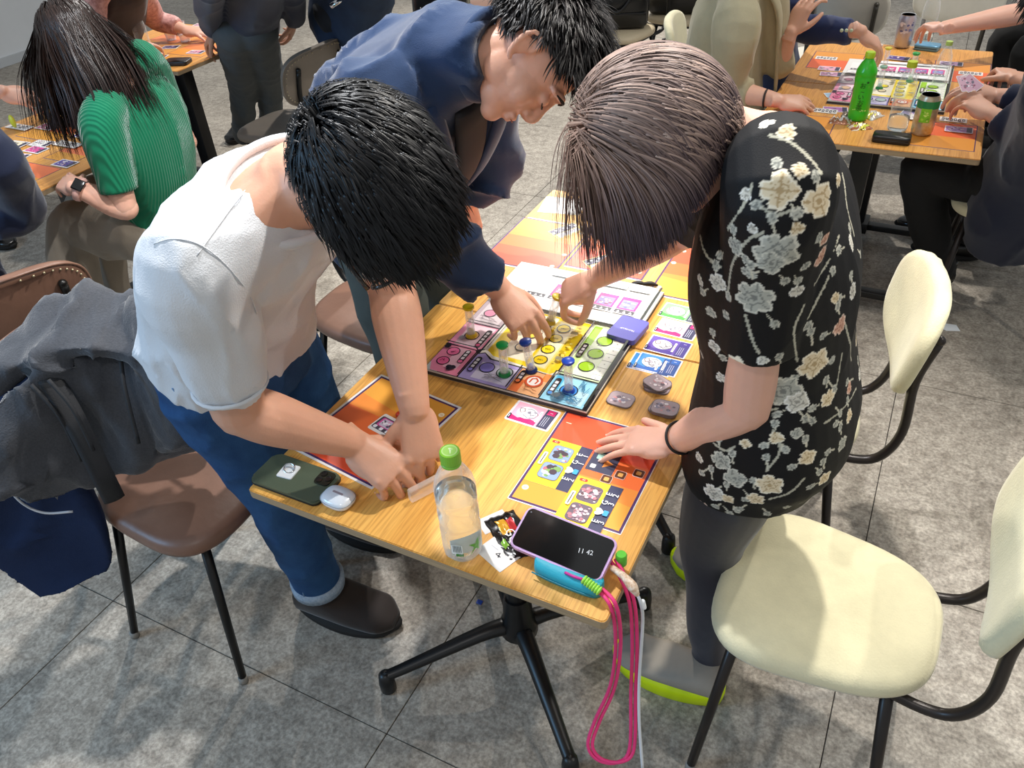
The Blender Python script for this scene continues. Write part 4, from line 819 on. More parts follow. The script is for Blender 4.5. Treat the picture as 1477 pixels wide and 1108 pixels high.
reA = P(345, 590, .95); rwA = P(512, 640, .81); leA = P(566, 420, .985); lwA = P(598, 590, .845)
b1 = BM(); FA = headshape(b1, hc, fA, uA, .94, neck=c7A + V((-.01, 0, -.02)), nr=.055)
torso(b1, pelA, c7A, (0, -1, 0), [(0, .14, .09, 0), (.4, .14, .09, 0), (.75, .16, .085, 0), (.92, .112, .066, 0), (1.0, .070, .056, -.0), (1.05, .056, .05, 0)], bow=.03)
tube(b1, [c7A, c7A.lerp(rshA, .55), rshA], [.05, .042, .04], 14, 5, caps=True); tube(b1, [c7A, c7A.lerp(lshA, .55), lshA], [.055, .05, .045], 14, 5, caps=True)
for sgn, kn, an in ((-.09, (-1.06, .835, .5), (-1.085, .875, .09)), (.095, (-1.13, 1.06, .48), (-1.19, 1.12, .09))):
    tube(b1, [pelA + V((0, sgn, -.02)), V(kn), V(an)], [.075, .05, .035], 14, 5, caps=True)
b2 = BM(); nR = V((.25, -.35, .9)); arm(b2, reA, rwA, nR, (.042, .045, .037, .0275), ext=(rshA.lerp(reA, .35), .047))
dR = (P(560, 678, .775) - rwA); tR = hand(b2, rwA, dR, CV(.1, .45, .9), -1 * -1, fcurl=((38, 40, 25), (45, 45, 25), (52, 48, 28), (58, 50, 28)), thumb=((.75, .6, -.5), (.35, .75, -.6), (.1, .85, -.55)), spread=.9)
nL = CV(.3, .1, .9); arm(b2, leA, lwA, nL, (.043, .045, .037, .027), ext=(lshA.lerp(leA, .3), .045))
dL = (P(614, 668, .765) - lwA); tL = hand(b2, lwA, dL, CV(.35, .1, .9), -1, fcurl=((30, 45, 30), (38, 48, 30), (45, 50, 30), (50, 50, 30)), thumb=((.7, .65, -.4), (.45, .8, -.5), (.2, .9, -.5)))
bodymesh(A, [(b1, .0055), (b2, .0026)], SK2)
nails(A, tR, idx=(0, 1, 2, 3)); nails(A, tL, idx=(0, 1, 2, 3))
TEE = mat('white_cotton', '#cfd2d6', .85, 0, .2, bump=.25, bscale=420, sheen=.2)
b = BM(); sA, rA, fA_ = torso(b, pelA, c7A, (0, -1, 0), [(.04, .178, .128, .0), (.16, .172, .122, .0), (.40, .165, .118, .0), (.62, .185, .120, .0), (.80, .20, .108, 0), (.89, .165, .088, 0), (.95, .118, .080, .004)], bow=.045)
tube(b, [c7A.lerp(rshA, .35) + V((-.01, 0, -.02)), rshA, rshA.lerp(reA, .35), rshA.lerp(reA, .70)], [.06, .078, .066, .060], 18, 5, caps=True)
tube(b, [c7A.lerp(lshA, .35) + V((-.01, 0, -.02)), lshA, lshA.lerp(leA, .3), lshA.lerp(leA, .62)], [.06, .076, .066, .060], 18, 5, caps=True)
tee = cloth(A, 'tee_shirt', b, TEE, .006, 8, fold=dict(amp=.013, freq=7.5, axis=rshA - pelA, seed=3, k=.6))
folds(tee.data, .0055, 15, rshA - reA, 21, .6)
def ringpath(c, a, b_, n=24): return [V(c) + V(a) * math.cos(2 * math.pi * i / n) + V(b_) * math.sin(2 * math.pi * i / n) for i in range(n + 1)]
b = BM(); tube(b, ringpath(c7A - sA * .026 - fA_ * .006, rA * .116, fA_ * .079), .0075, 8, 2, flat=(sA, 1.2)); obj('collar', b, TEE, tee, world=True)
for a_, b_ in ((rshA, reA),): 
    p_ = V(a_).lerp(V(b_), .705); d_ = (V(b_) - V(a_)).normalized(); x_ = d_.orthogonal().normalized(); y_ = d_.cross(x_); bb = BM(); tube(bb, ringpath(p_ + d_ * .018, x_ * .0555, y_ * .0555), .0032, 8, 1); obj('sleeve_hem', bb, TEE, tee, world=True)
JE = mat('blue_denim', '#2f5580', .85, 0, .2, color2='#20406a', vscale=14, bump=.3, bscale=500)
b = BM(); sp_, rp_, fp_ = spineframe(pelA, c7A, (0, -1, 0))
loft(b, [(pelA + V((.025, -.005, .085)), rp_ * .155, fp_ * .105), (pelA + V((0, 0, .0)), V((0, -.168, 0)), V((.118, 0, 0)) * 1), (pelA + V((0, 0, -.09)), V((0, -.165, 0)), V((.115, 0, 0)))], 24, 5)
for sgn, kn, an in ((-.085, (-1.065, .83, .5), (-1.085, .873, .135)), (.09, (-1.13, 1.05, .48), (-1.19, 1.115, .13))):
    h_ = pelA + V((0, sgn, -.03)); tube(b, [h_, h_.lerp(V(kn), .5) + V((.01, 0, 0)), V(kn), V(kn).lerp(V(an), .5), V(an)], [.098, .084, .071, .064, .060], 20, 6)
jeans = cloth(A, 'jeans', b, JE, .007, 5, fold=dict(amp=.008, freq=8, axis=(0, 1, .2), seed=5, k=.5))
for an in ((-1.085, .873, .135), (-1.19, 1.115, .13)):
    b = BM(); lathe(b, [(.0585, -.012), (.0655, -.012), (.0665, .018), (.0605, .020)], 28, Matrix.Translation(V(an)) @ Matrix.Rotation(.05, 4, 'Y')); obj('turned_cuff', b, mat('denim_inside', '#a9b8c6', .85, color2='#7d90a5', vscale=160), jeans, world=True)
b = BM(); k_ = [pelA + V((.035, -.175, .03)), V((-1.06, .745, .66)), V((-1.045, .762, .5)), V((-1.065, .808, .3)), V((-1.075, .812, .15))]; tube(b, k_, .0022, 6, 6); obj('side_seam', b, ink('#6d8cb0', .8), jeans, world=True)
b = BM(); tube(b, ringpath(pelA + V((.03, -.005, .085)), rp_ * .160, fp_ * .110), .006, 8, 1, flat=(sp_, 2.6)); obj('belt', b, mat('tan_leather', '#b5762f', .5), jeans, world=True)
BT = mat('boot_suede', '#2b221d', .9, var=.1, sheen=.3); BS = mat('boot_sole', '#161412', .8)
shoe(A, 'boot', (-1.165, .868, 0), (-.885, .915, 0), BT, BS, .056, .105, .020, ankle=1, hh=.15); shoe(A, 'boot', (-1.27, 1.12, 0), (-1.0, 1.16, 0), BT, BS, .056, .105, .020, ankle=1, hh=.15)
regA = lambda q: (q[:, 2] > -.45) & (q[:, 2] > -.05 + np.where(q[:, 1] > .2, (q[:, 1] - .2) * .75, -1.0)) & ~((np.abs(q[:, 0]) > .5) & (q[:, 2] < .12) & (q[:, 1] > -.38))
hair(A, 'hair', FA, HB, 9500, .036, .20, 8, .30, .0009, crown=(.02, -.08, .05), region=regA, seed=3, jit=.34, cols=['#060607', '#131316'], layers=.022, combf=lambda q, d: d + np.array([-.35, .75, 0]), lenf=lambda q: (1 + .35 * np.clip(q[:, 1], 0, 1)) * np.where((q[:, 2] < .2) & (q[:, 1] < .5), .42, 1.0))
c_, r_, f_, u_, s_ = FA
b = BM()
for k in (-1, 1):
    tube(b, [c_ + r_ * (k * .078) + f_ * .0 + u_ * .0, c_ + r_ * (k * .078) + f_ * .05, c_ + r_ * (k * .07) + f_ * .112 - u_ * .002], .0035, 8, 3)
    tube(b, [c_ + r_ * (k * .036) + f_ * .115 + (r_ * (k * .027 * math.cos(a))) + u_ * (.020 * math.sin(a) - .006) for a in np.linspace(0, 2 * math.pi, 13)], .003, 8, 2)
tube(b, [c_ + r_ * -.01 + f_ * .116, c_ + f_ * .118 + u_ * .004, c_ + r_ * .01 + f_ * .116], .003, 8, 2)
obj('glasses', b, mat('glasses_dark', '#1d1512', .2, coat=.5), A, world=True)
b = BM(); prism(b, rrect(.105, .026, .003), 0, .011, .001); tr = obj('clear_tray', b, clear('tray_plastic', (.98, .97, .95), .14, .1), auto=35); tag(tr, 'small clear plastic tray held upright in both hands of the white tee man', 'tray'); tr.matrix_basis = Matrix.Translation(P(626, 694, TZ + .014)) @ Matrix.Rotation(math.radians(62), 4, 'Z') @ Matrix.Rotation(math.radians(90), 4, 'X')
from mathutils.bvhtree import BVHTree
def surf(o, pxs, off=.0006):
    """points of a visible seam found on the cloth itself"""
    me_ = o.data; t_ = BVHTree.FromPolygons([v.co[:] for v in me_.vertices], [p.vertices[:] for p in me_.polygons]); out = []
    for px, py in pxs:
        h = t_.ray_cast(V((0, 0, CAM_H)), ray(px, py))
        if h[0] is not None: out.append(h[0] + h[1] * off)
    return out
for nm, pl_, r_w in (('shoulder_seam', [(372, 250), (350, 280), (328, 308), (305, 340), (285, 368)], .0009), ('armhole_seam', [(222, 352), (250, 345), (285, 352), (318, 375), (345, 405), (362, 430), (370, 452)], .0009)):
    q_ = surf(tee, pl_)
    if len(q_) > 2: b = BM(); tube(b, q_, r_w, 6, 5); obj(nm, b, TEE, tee, world=True)
# ------------------------------------------------------------------ man in navy blazer
B = thing('person', 'man in a navy blazer leaning in with lowered face, short black hair', 'person', (-1.15, 1.5, 0))
hcB = D(768, 80, 1.45); uB = CV(.92, .34, .14); fB = CV(.30, -.86, -.28); pelB = V((-1.13, 1.46, .92)); c7B = hcB + (RM @ V((-.155, .012, -.04)))
rshB = c7B + V((-.085, -.155, -.075)); lshB = c7B + V((-.03, .20, -.07)); reB = P(628, 335, 1.0); rwB = P(722, 418, .845); leB = V(lshB) + V((-.06, .10, -.27)); lwB = P(672, 292, .88)
b1 = BM(); FB = headshape(b1, hcB, fB, uB, .92, neck=c7B + V((-.01, 0, -.02)), nr=.052)
torso(b1, pelB, c7B, (0, -1, 0), [(0, .14, .09, 0), (.4, .14, .09, 0), (.75, .15, .08, 0), (.93, .09, .06, 0), (1.0, .06, .055, -.0)], bow=.03)
for sgn, kn, an in ((-.09, (-1.08, 1.36, .5), (-1.2, 1.38, .09)), (.09, (-1.12, 1.6, .5), (-1.25, 1.62, .09))): tube(b1, [pelB + V((0, sgn, -.02)), V(kn), V(an)], [.07, .05, .035], 14, 5, caps=True)
tube(b1, [c7B, c7B.lerp(rshB, .8)], [.04, .03], 12, 5, caps=True); tube(b1, [rshB.lerp(reB, .15), reB], [.035, .03], 12, 5, caps=True); tube(b1, [c7B, lshB, leB], [.05, .045, .035], 12, 5, caps=True)
b2 = BM(); arm(b2, reB, rwB, (.6, -.2, .8), (.038, .043, .036, .028)); dB = P(757, 463, .80) - rwB
tB = hand(b2, rwB, dB, (.45, -.55, .65), 1, fcurl=((42, 30, 18), (48, 32, 18), (55, 40, 20), (62, 45, 25)), thumb=((.6, .65, -.6), (.25, .75, -.65), (.0, .85, -.55)), spread=.7)
arm(b2, leB, lwB, (1, 0, .1), (.038, .043, .036, .028)); hand(b2, lwB, P(680, 335, .80) - lwB, (.8, -.3, .3), -1, curl=(28, 30, 20), s=.95)
bodymesh(B, [(b1, .0034), (b2, .0028)], SK1); nails(B, tB, idx=(0, 1, 2))
face_details(B, FB)
regB = lambda q: (q[:, 2] > -.55) & (q[:, 2] > .02 + np.where(q[:, 1] > .1, (q[:, 1] - .1) * .85, -1.2)) & ~((np.abs(q[:, 0]) > .55) & (q[:, 2] < .0) & (q[:, 1] > -.28))
hair(B, 'hair', FB, HB, 6500, .044, .22, 7, .55, .0009, crown=(.0, -.06, .075), region=regB, seed=5, jit=.42, cols=['#0f0e0f', '#3a3635'], layers=.016, combf=lambda q, d: d + np.array([0, .15, .0]), lenf=lambda q: np.where(q[:, 2] < .15, .45, 1.0) * (1 + .35 * np.clip(q[:, 1], 0, 1)))
NAVY = mat('navy_wool', '#1e3252', .85, 0, .2, bump=.2, bscale=500, sheen=.4, var=.06, vscale=30)
b = BM(); sB, rB_, fB_ = torso(b, pelB, c7B, (0, -1, 0), [(-.22, .185, .14, 0), (.0, .178, .14, 0), (.3, .172, .135, 0), (.58, .190, .135, 0), (.80, .205, .118, 0), (.93, .150, .095, 0), (1.02, .092, .078, .0), (1.06, .074, .068, -.0)], bow=.05)
tube(b, [c7B.lerp(rshB, .4), rshB, rshB.lerp(reB, .5), reB, reB.lerp(rwB, .45), reB.lerp(rwB, .80)], [.06, .084, .074, .066, .058, .055], 18, 5)
tube(b, [c7B.lerp(lshB, .4), lshB, lshB.lerp(leB, .5), leB, leB.lerp(lwB, .7)], [.06, .080, .068, .062, .052], 18, 5)
nkB = c7B.lerp(hcB - FB[3] * .06 - FB[2] * .02, .85); tube(b, [c7B - sB * .02, c7B.lerp(nkB, .6), nkB], [.086, .076, .070], 20, 5)
blz = cloth(B, 'blazer', b, NAVY, .0065, 6, fold=dict(amp=.022, freq=8.5, axis=(0, 1, -.3), seed=8, k=.55))
b = BM(); tube(b, ringpath(nkB, rB_ * .067, (nkB - c7B).cross(rB_).normalized() * .064), .010, 8, 2, flat=(sB, 1.7)); obj('lapel_collar', b, NAVY, blz, world=True)
for k in (-1, 1):
    b = BM(); q_ = [c7B + rB_ * (k * .075) + fB_ * .05, c7B - sB * .10 + rB_ * (k * .085) + fB_ * .115, c7B - sB * .25 + rB_ * (k * .05) + fB_ * .150, c7B - sB * .38 + rB_ * (k * .02) + fB_ * .150]; tube(b, q_, [.018, .03, .026, .01], 10, 5, flat=(fB_, .3)); obj('lapel', b, NAVY, blz, world=True)
b = BM(); loft(b, [(c7B - sB * .03 + fB_ * .085, rB_ * .045, fB_ * .012), (c7B - sB * .2 + fB_ * .138, rB_ * .04, fB_ * .012), (c7B - sB * .36 + fB_ * .145, rB_ * .015, fB_ * .012)], 14); obj('shirt', b, mat('black_shirt', '#16161a', .8), B, world=True)
GT = mat('grey_green_trousers', '#5d625c', .85, 0, .2, var=.08, vscale=12, bump=.2, bscale=400)
b = BM(); loft(b, [(pelB + V((0, 0, .06)), V((0, -.16, 0)), V((.11, 0, 0))), (pelB + V((0, 0, -.1)), V((0, -.165, 0)), V((.11, 0, 0)))], 24, 3)
for sgn, kn, an in ((-.085, (-1.05, 1.33, .52), (-1.2, 1.38, .09)), (.09, (-1.10, 1.6, .5), (-1.25, 1.62, .09))):
    h_ = pelB + V((0, sgn, -.04)); tube(b, [h_, h_.lerp(V(kn), .5), V(kn), V(kn).lerp(V(an), .5), V(an)], [.10, .09, .078, .068, .062], 20, 6)
cloth(B, 'trousers', b, GT, .008, 5, fold=dict(amp=.009, freq=7, axis=(0, 1, .2), seed=5, k=.5))
for y in (1.38, 1.62): shoe(B, 'shoe', (-1.28, y, 0), (-1.01, y + .01, 0), mat('black_leather', '#0d0d0e', .25), BS, .046, .07, .018, ankle=1, hh=.11)
# ------------------------------------------------------------------ woman in floral dress
C = thing('person', 'woman with a lavender brown bob in a short black floral dress and yellow soled shoes', 'person', (-.15, 1.1, 0))
hcC = D(962, 202, 1.10); uC = CV(-.86, .34, .36); fC = CV(-.25, -.80, -.52); c7C = hcC + (RM @ V((.135, -.005, -.02))); pelC = V((-.125, 1.10, .84))
lshC = D(1125, 262, 1.03); rshC = c7C * 2 - lshC + V((-.01, .0, -.10)); leC = P(1082, 582, .94); lwC = P(972, 636, .79); reC = P(985, 330, 1.03); rwC = P(858, 402, .87)
b1 = BM(); FC = headshape(b1, hcC, fC, uC, .90, neck=c7C + V((.01, 0, -.01)), nr=.054)
torso(b1, pelC, c7C, (0, 1, 0), [(0, .14, .09, 0), (.4, .12, .08, 0), (.75, .13, .075, 0), (.92, .09, .05, 0), (1.0, .058, .048, 0)], bow=.01)
tube(b1, [c7C, c7C.lerp(lshC, .55), lshC], [.05, .046, .04], 14, 5, caps=True); tube(b1, [c7C, c7C.lerp(rshC, .55), rshC], [.05, .046, .04], 14, 5, caps=True)
LEG = (((-.14, 1.03, .82), (-.185, 1.09, .47), (-.160, 1.10, .085)), ((-.13, 1.17, .82), (-.16, 1.28, .47), (-.125, 1.385, .085)))
for h_, k_, a_ in LEG: tube(b1, [V(h_), V(k_), V(a_)], [.065, .045, .03], 14, 5, caps=True)
b2 = BM(); arm(b2, leC, lwC, (-.1, -.3, .9), (.041, .043, .035, .0245), ext=(lshC.lerp(leC, .3), .045)); dC = P(895, 636, .752) - lwC
tC = hand(b2, lwC, dC, (0, -.08, 1), -1, fcurl=((10, 10, 6), (8, 8, 6), (8, 8, 6), (8, 10, 8)), s=.93, spread=.75, thumb=((.7, .7, -.15), (.5, .85, -.08), (.45, .9, 0)))
arm(b2, reC, rwC, (-.3, -.5, .8), (.039, .041, .034, .024), ext=(rshC.lerp(reC, .3), .042))
tC2 = hand(b2, rwC, P(812, 425, .82) - rwC, (-.35, -.5, .75), 1, fcurl=((45, 45, 25), (52, 50, 30), (60, 55, 30), (62, 55, 30)), s=.92, thumb=((.5, .7, -.6), (.3, .8, -.55), (.1, .85, -.5)))
bodymesh(C, [(b1, .005), (b2, .0026)], SK3); nails(C, tC, '#f0cfc4', idx=(0, 1, 2, 3)); nails(C, tC2, '#f0cfc4', idx=(0, 1))
x_, y_, z_ = frame(lwC - leC, (0, 0, 1)); b = BM(); tube(b, ringpath(leC.lerp(lwC, .90), x_ * .031, z_ * .027), .0026, 8, 2); tag(obj('hair_tie', b, ink('#0c0b0c', .6), C, world=True), 'black hair tie worn at the wrist')
b = BM(); nk = [c7C + (c7C - hcC).normalized() * .0 + V((0, 0, 0)) + w_ for w_ in (V((.0, -.062, .012)), V((.045, -.03, .022)), V((.055, .0, .02)), V((.04, .035, .01)))]; tube(b, nk, .0011, 6, 4); obj('necklace', b, mat('gold', '#c9a568', .25, 1), C, world=True)
# dress
b = BM(); sC, rC, fC_ = torso(b, pelC, c7C, (0, 1, 0), [(-.24, .160, .118, -.02), (-.18, .166, .126, -.015), (-.10, .172, .134, .0), (.05, .168, .130, .005), (.32, .145, .112, .0), (.58, .155, .118, -.005), (.80, .165, .098, .0), (.92, .125, .072, .0), (.985, .076, .054, .0)], bow=.015, seg=36)
tube(b, [c7C.lerp(lshC, .4), lshC, lshC.lerp(leC, .35), lshC.lerp(leC, .66)], [.052, .068, .062, .058], 20, 5)
tube(b, [c7C.lerp(rshC, .4), rshC, rshC.lerp(reC, .4), rshC.lerp(reC, .72)], [.052, .066, .06, .056], 20, 5)
me = remesh(b, .0024, 9, 1); folds(me, amp=.006, freq=6, axis=(0, .3, 1), seed=12, k=.5)
from mathutils.bvhtree import BVHTree
co = getv(me); no = getn(me); polys = [list(p.vertices) for p in me.polygons]; bv = BVHTree.FromPolygons([V(x) for x in co], polys)
colr = np.tile(np.array([lin('#0c0b0d')[:3]]), (len(co), 1)); NV = len(co); cpos = np.array([0, 0, CAM_H])
def hit(px, py): h = bv.ray_cast(V((0, 0, CAM_H)), ray(px, py)); return h[0], h[1]
PAL = {'g': ('#b4b3a6', '#7f8079', '#d8d4c4'), 'c': ('#e6d3b0', '#b99f76', '#f5ead2'), 'p': ('#d3a48c', '#a3705c', '#ecd0bc'), 'w': ('#d9d4c6', '#9a968b', '#f2efe6')}
def bloom(c, n, size, pal, ang=0, pet=5, kind=0):
    n = V(n); t1 = (RM @ V((1, 0, 0))); t1 = (t1 - n * n.dot(t1)).normalized(); t2 = n.cross(t1); dd = co - np.array(c); ok = (np.abs(dd).max(1) < size * 1.3) & ((no @ np.array(n)) > -.1); idx = np.nonzero(ok)[0]; dd = dd[idx]
    u = dd @ np.array(t1); v = dd @ np.array(t2); r = np.hypot(u, v) / size; a = np.arctan2(v, u) + ang
    pr = .62 + .30 * np.abs(np.cos(a * pet / 2)) ** .6 + .045 * np.sin(a * 9 + 1.3)
    ins = r < pr; base, dark, light = [np.array(lin(x)[:3]) for x in PAL[pal]]
    k = r / pr; col_ = base[None] * np.ones((len(idx), 1)); edge = (k > .84); col_[edge] = light
    vein = (np.abs(np.sin(a * pet / 2)) < .13) | (np.abs(np.sin(a * pet + r * 5)) < .10) & (k > .3); col_[vein & (k < .9)] = dark; cen = (r < .16) | ((np.abs(r - .36 - .05 * np.sin(a * 4)) < .035)); col_[cen] = dark
    m_ = ins; colr[idx[m_]] = col_[m_]
def stroke(p0, p1, w_, col_):
    p0, p1 = np.array(p0), np.array(p1); d = p1 - p0; L2 = (d @ d) + 1e-9; t = np.clip(((co - p0) @ d) / L2, 0, 1); q = p0 + t[:, None] * d; m_ = np.linalg.norm(co - q, axis=1) < w_; colr[m_] = np.array(lin(col_)[:3])
def vine(pts, w_=.0019, col_='#b9b5a2'):
    h_ = [hit(*p)[0] for p in pts]; h_ = [q for q in h_ if q is not None]
    if len(h_) < 2: return
    cc = cat(h_, 4)
    for a_, b_ in zip(cc, cc[1:]):
        if (a_ - b_).length < .06: stroke(a_, b_, w_, col_)
for vs in ([(1110, 195), (1140, 205), (1165, 225), (1185, 250)], [(1085, 265), (1070, 300), (1050, 330)], [(1150, 300), (1120, 310), (1100, 300)], [(1215, 250), (1222, 300), (1232, 340)], [(1100, 335), (1075, 350), (1055, 385), (1050, 420)], [(1075, 455), (1085, 490), (1095, 510)], [(1160, 440), (1145, 480), (1150, 520)],
           [(1195, 400), (1180, 430), (1165, 460)], [(1215, 510), (1205, 560), (1170, 590)], [(1060, 560), (1080, 590), (1120, 590)], [(1115, 620), (1125, 650), (1105, 680)], [(1210, 340), (1190, 385), (1175, 410)], [(1030, 640), (1045, 650), (1060, 645)], [(1190, 610), (1215, 590), (1235, 560)], [(1160, 690), (1140, 710), (1110, 720)], [(1010, 340), (1020, 370), (1040, 385)], [(1215, 455), (1225, 490), (1228, 520)]): vine(vs)
FL = ((1125, 275, .027, 'c', 0, 4), (1182, 290, .025, 'c', 1, 3), (1120, 365, .034, 'g', .3, 5), (1112, 380, .022, 'g', 1.2, 4), (1088, 430, .032, 'g', .5, 6), (1035, 408, .017, 'w', 0, 4), (1010, 405, .010, 'w', .5, 2), (1060, 355, .016, 'g', .8, 3), (1185, 370, .018, 'p', .4, 3), (1190, 345, .012, 'p', 0, 2), (1175, 525, .031, 'c', .2, 5), (1130, 565, .034, 'g', .9, 6), (1150, 580, .023, 'w', .3, 4),
        (1195, 575, .018, 'c', 1, 5), (1212, 470, .019, 'p', .7, 3), (1235, 490, .014, 'c', .2, 3), (1230, 420, .015, 'w', 1, 2), (1205, 430, .012, 'c', .4, 2), (1120, 632, .014, 'c', 0, 3), (1040, 665, .022, 'g', .4, 5), (1060, 690, .024, 'g', 1.1, 4), (1030, 712, .024, 'w', .2, 5), (1110, 700, .027, 'c', .6, 5), (1165, 660, .018, 'c', .9, 4), (1225, 600, .015, 'c', .1, 3), (1240, 540, .014, 'w', .5, 3), (1030, 500, .014, 'w', .8, 4), (1025, 450, .012, 'g', 0, 3), (1040, 545, .012, 'w', 0, 3),
        (1155, 245, .012, 'c', .4, 4), (1135, 190, .013, 'c', 1, 3), (1105, 178, .012, 'w', .3, 3), (1210, 260, .012, 'c', 0, 2), (1228, 350, .014, 'w', .6, 2), (1150, 420, .013, 'w', .2, 2), (1075, 280, .010, 'w', .4, 3), (1000, 350, .012, 'p', .3, 3), (1165, 470, .010, 'g', .4, 3), (1215, 640, .016, 'g', .8, 4), (1190, 690, .016, 'c', .8, 4), (1075, 610, .010, 'g', 0, 3), (1008, 660, .012, 'w', 0, 3), (1150, 330, .011, 'c', 0, 3), (1085, 330, .009, 'w', 0, 3), (1200, 520, .010, 'g', 1, 3), (1100, 520, .010, 'w', 0, 3), (1075, 640, .011, 'c', 0, 4), (1150, 625, .012, 'g', 0, 4), (1050, 720, .014, 'c', .5, 4), (1090, 720, .018, 'c', .5, 5), (1225, 560, .013, 'p', .5, 3))
for px, py, sz, pl, an, pet in FL:
    h_, n_ = hit(px, py)
    if h_ is not None and sz > .013:
        for da in (.9, 2.6, 4.6): 
            q_ = hit(px + math.cos(da) * sz * 1500, py + math.sin(da) * sz * 1500)
            if q_[0] is not None and (q_[0] - h_).length < .1: stroke(h_.lerp(q_[0], .6), q_[0], .0016, '#cfc9b4'); bloom(q_[0], q_[1], .008, 'gw'[int(da) % 2], da, 2)
for px, py, sz, pl, an, pet in FL:
    h_, n_ = hit(px, py)
    if h_ is not None: bloom(h_, n_, sz * .9, pl, an, pet)
rsF = np.random.RandomState(2)
vis = (no @ np.array(list(RM @ V((0, 0, 1))))) < -.1
for i in rsF.choice(np.nonzero(vis)[0], 46): bloom(V(co[i]), V(no[i]), rsF.uniform(.014, .034), 'gcpw'[rsF.randint(4)], rsF.rand() * 3, rsF.randint(3, 7))
at = me.color_attributes.new('print', 'FLOAT_COLOR', 'POINT'); at.data.foreach_set('color', np.concatenate([colr, np.ones((NV, 1))], 1).astype('f4').ravel())
finish(me, mat('floral_crepe', '#0c0b0d', .7, 0, .3, attr='print', bump=.1, bscale=500)); dr = link('dress', me, C, True); dr['label'] = 'black dress printed with cream, grey and peach flowers'
b = BM(); tube(b, ringpath(c7C - sC * .018, rC * .083, fC_ * .060), .005, 8, 2); obj('neckline', b, mat('black_crepe', '#0c0b0d', .7), dr, world=True)
TI = mat('navy_tights', '#23232f', .6, 0, .4, var=.12, vscale=6, sheen=.3)
b = BM()
for h_, k_, a_ in LEG:
    h_, k_, a_ = V(h_), V(k_), V(a_); tube(b, [h_ + V((0, 0, -.06)), h_.lerp(k_, .5), k_, k_.lerp(a_, .3) + V((.012, 0, 0)), k_.lerp(a_, .7), a_ + V((0, 0, .03)), a_ + V((0, 0, -.03))], [.075, .080, .064, .062, .048, .038, .038], 20, 6, caps=True)
cloth(C, 'tights', b, TI, .006, 4)
SG = mat('grey_shoe_upper', '#9d9487', .75, var=.05); SY = mat('neon_yellow_sole', '#d9f000', .45)
shoe(C, 'shoe', (-.105, 1.055, 0), (-.372, 1.065, 0), SG, SY, .052, .062, .046, ankle=None); shoe(C, 'shoe', (-.07, 1.385, 0), (-.335, 1.39, 0), SG, SY, .052, .062, .046, ankle=None)
# bob: strands fall from the crown, hang as a curtain
regC = lambda q: (q[:, 2] > -.45) | ((q[:, 1] < .1) & (q[:, 2] > -.75))
def cbC(q, d): return d * 1.0
def lenC(q):
    w_ = np.clip((q[:, 1] + .45) / .7, 0, 1); w_ = w_ * w_ * (3 - 2 * w_); return .020 + .124 * np.clip(q[:, 2] + .38, 0, 2) + .02 * (1 - w_) * (q[:, 2] < .6)
hair(C, 'hair', FC, HL, 11500, .87, .36, 12, .03, .00072, vary=.13, stick=True, cap=(0, -.004, .022, .088, .097, .101), crown=(0, .0, .11), region=regC, seed=9, jit=.06, ljit=.09, cols=['#7b645a', '#352a38', '#bea190'], layers=.022, combf=cbC, label='smooth lavender brown bob falling forward', lenf=lenC)  # tones darken towards the tips, painting in a lit top and shaded underside
# ------------------------------------------------------------------ jacket, bag on the left chair
CHAR = mat('charcoal_wool', '#45474c', .9, 0, .2, var=.16, vscale=220, bump=.35, bscale=300, sheen=.3)
def ribbon(bm, rows, th=.012, n=5):
    """thick draped cloth from rows of points"""
    R_ = [cat(r, n) for r in rows]; m_ = len(R_[0]); cols_ = [cat([r[i] for r in R_], n) for i in range(m_)]; k = len(cols_[0])
    g = [[V(cols_[i][j]) for i in range(m_)] for j in range(k)]; nn = [[None] * m_ for _ in range(k)]
    for j in range(k):
        for i in range(m_): nn[j][i] = (g[min(j + 1, k - 1)][i] - g[max(j - 1, 0)][i]).cross(g[j][min(i + 1, m_ - 1)] - g[j][max(i - 1, 0)]).normalized() * th / 2
    a = [[bm.verts.new(g[j][i] + nn[j][i]) for i in range(m_)] for j in range(k)]; b = [[bm.verts.new(g[j][i] - nn[j][i]) for i in range(m_)] for j in range(k)]
    for j in range(k - 1):
        for i in range(m_ - 1): bm.faces.new((a[j][i], a[j][i + 1], a[j + 1][i + 1], a[j + 1][i])); bm.faces.new((b[j][i], b[j + 1][i], b[j + 1][i + 1], b[j][i + 1]))
    for j in range(k - 1):
        bm.faces.new((a[j][0], a[j + 1][0], b[j + 1][0], b[j][0])); bm.faces.new((a[j][-1], b[j][-1], b[j + 1][-1], a[j + 1][-1]))
    for i in range(m_ - 1):
        bm.faces.new((a[0][i], b[0][i], b[0][i + 1], a[0][i + 1])); bm.faces.new((a[-1][i], a[-1][i + 1], b[-1][i + 1], b[-1][i]))
NJ = mat('dark_navy_canvas', '#16233f', .85, 0, .2, var=.12, vscale=10, bump=.3, bscale=400)
nj = BM()
ribbon(nj, [[P(-60, 600, .80), P(20, 560, .83), P(90, 540, .84)], [P(-70, 690, .62), P(10, 650, .66), P(100, 640, .66)], [P(-30, 780, .42), P(40, 760, .45), P(150, 750, .46)], [P(30, 840, .30), P(75, 830, .32), P(165, 800, .36)], [P(62, 862, .26), P(100, 855, .28), P(160, 822, .32)]], .03)
me = remesh(nj, .007, 6); folds(me, .02, 7, (0, 0, 1), 4, .6); finish(me, NJ); J2 = link('navy_jacket', me); tag(J2, 'dark navy canvas jacket hanging down behind the lower left chair, under the charcoal jacket', 'jacket')
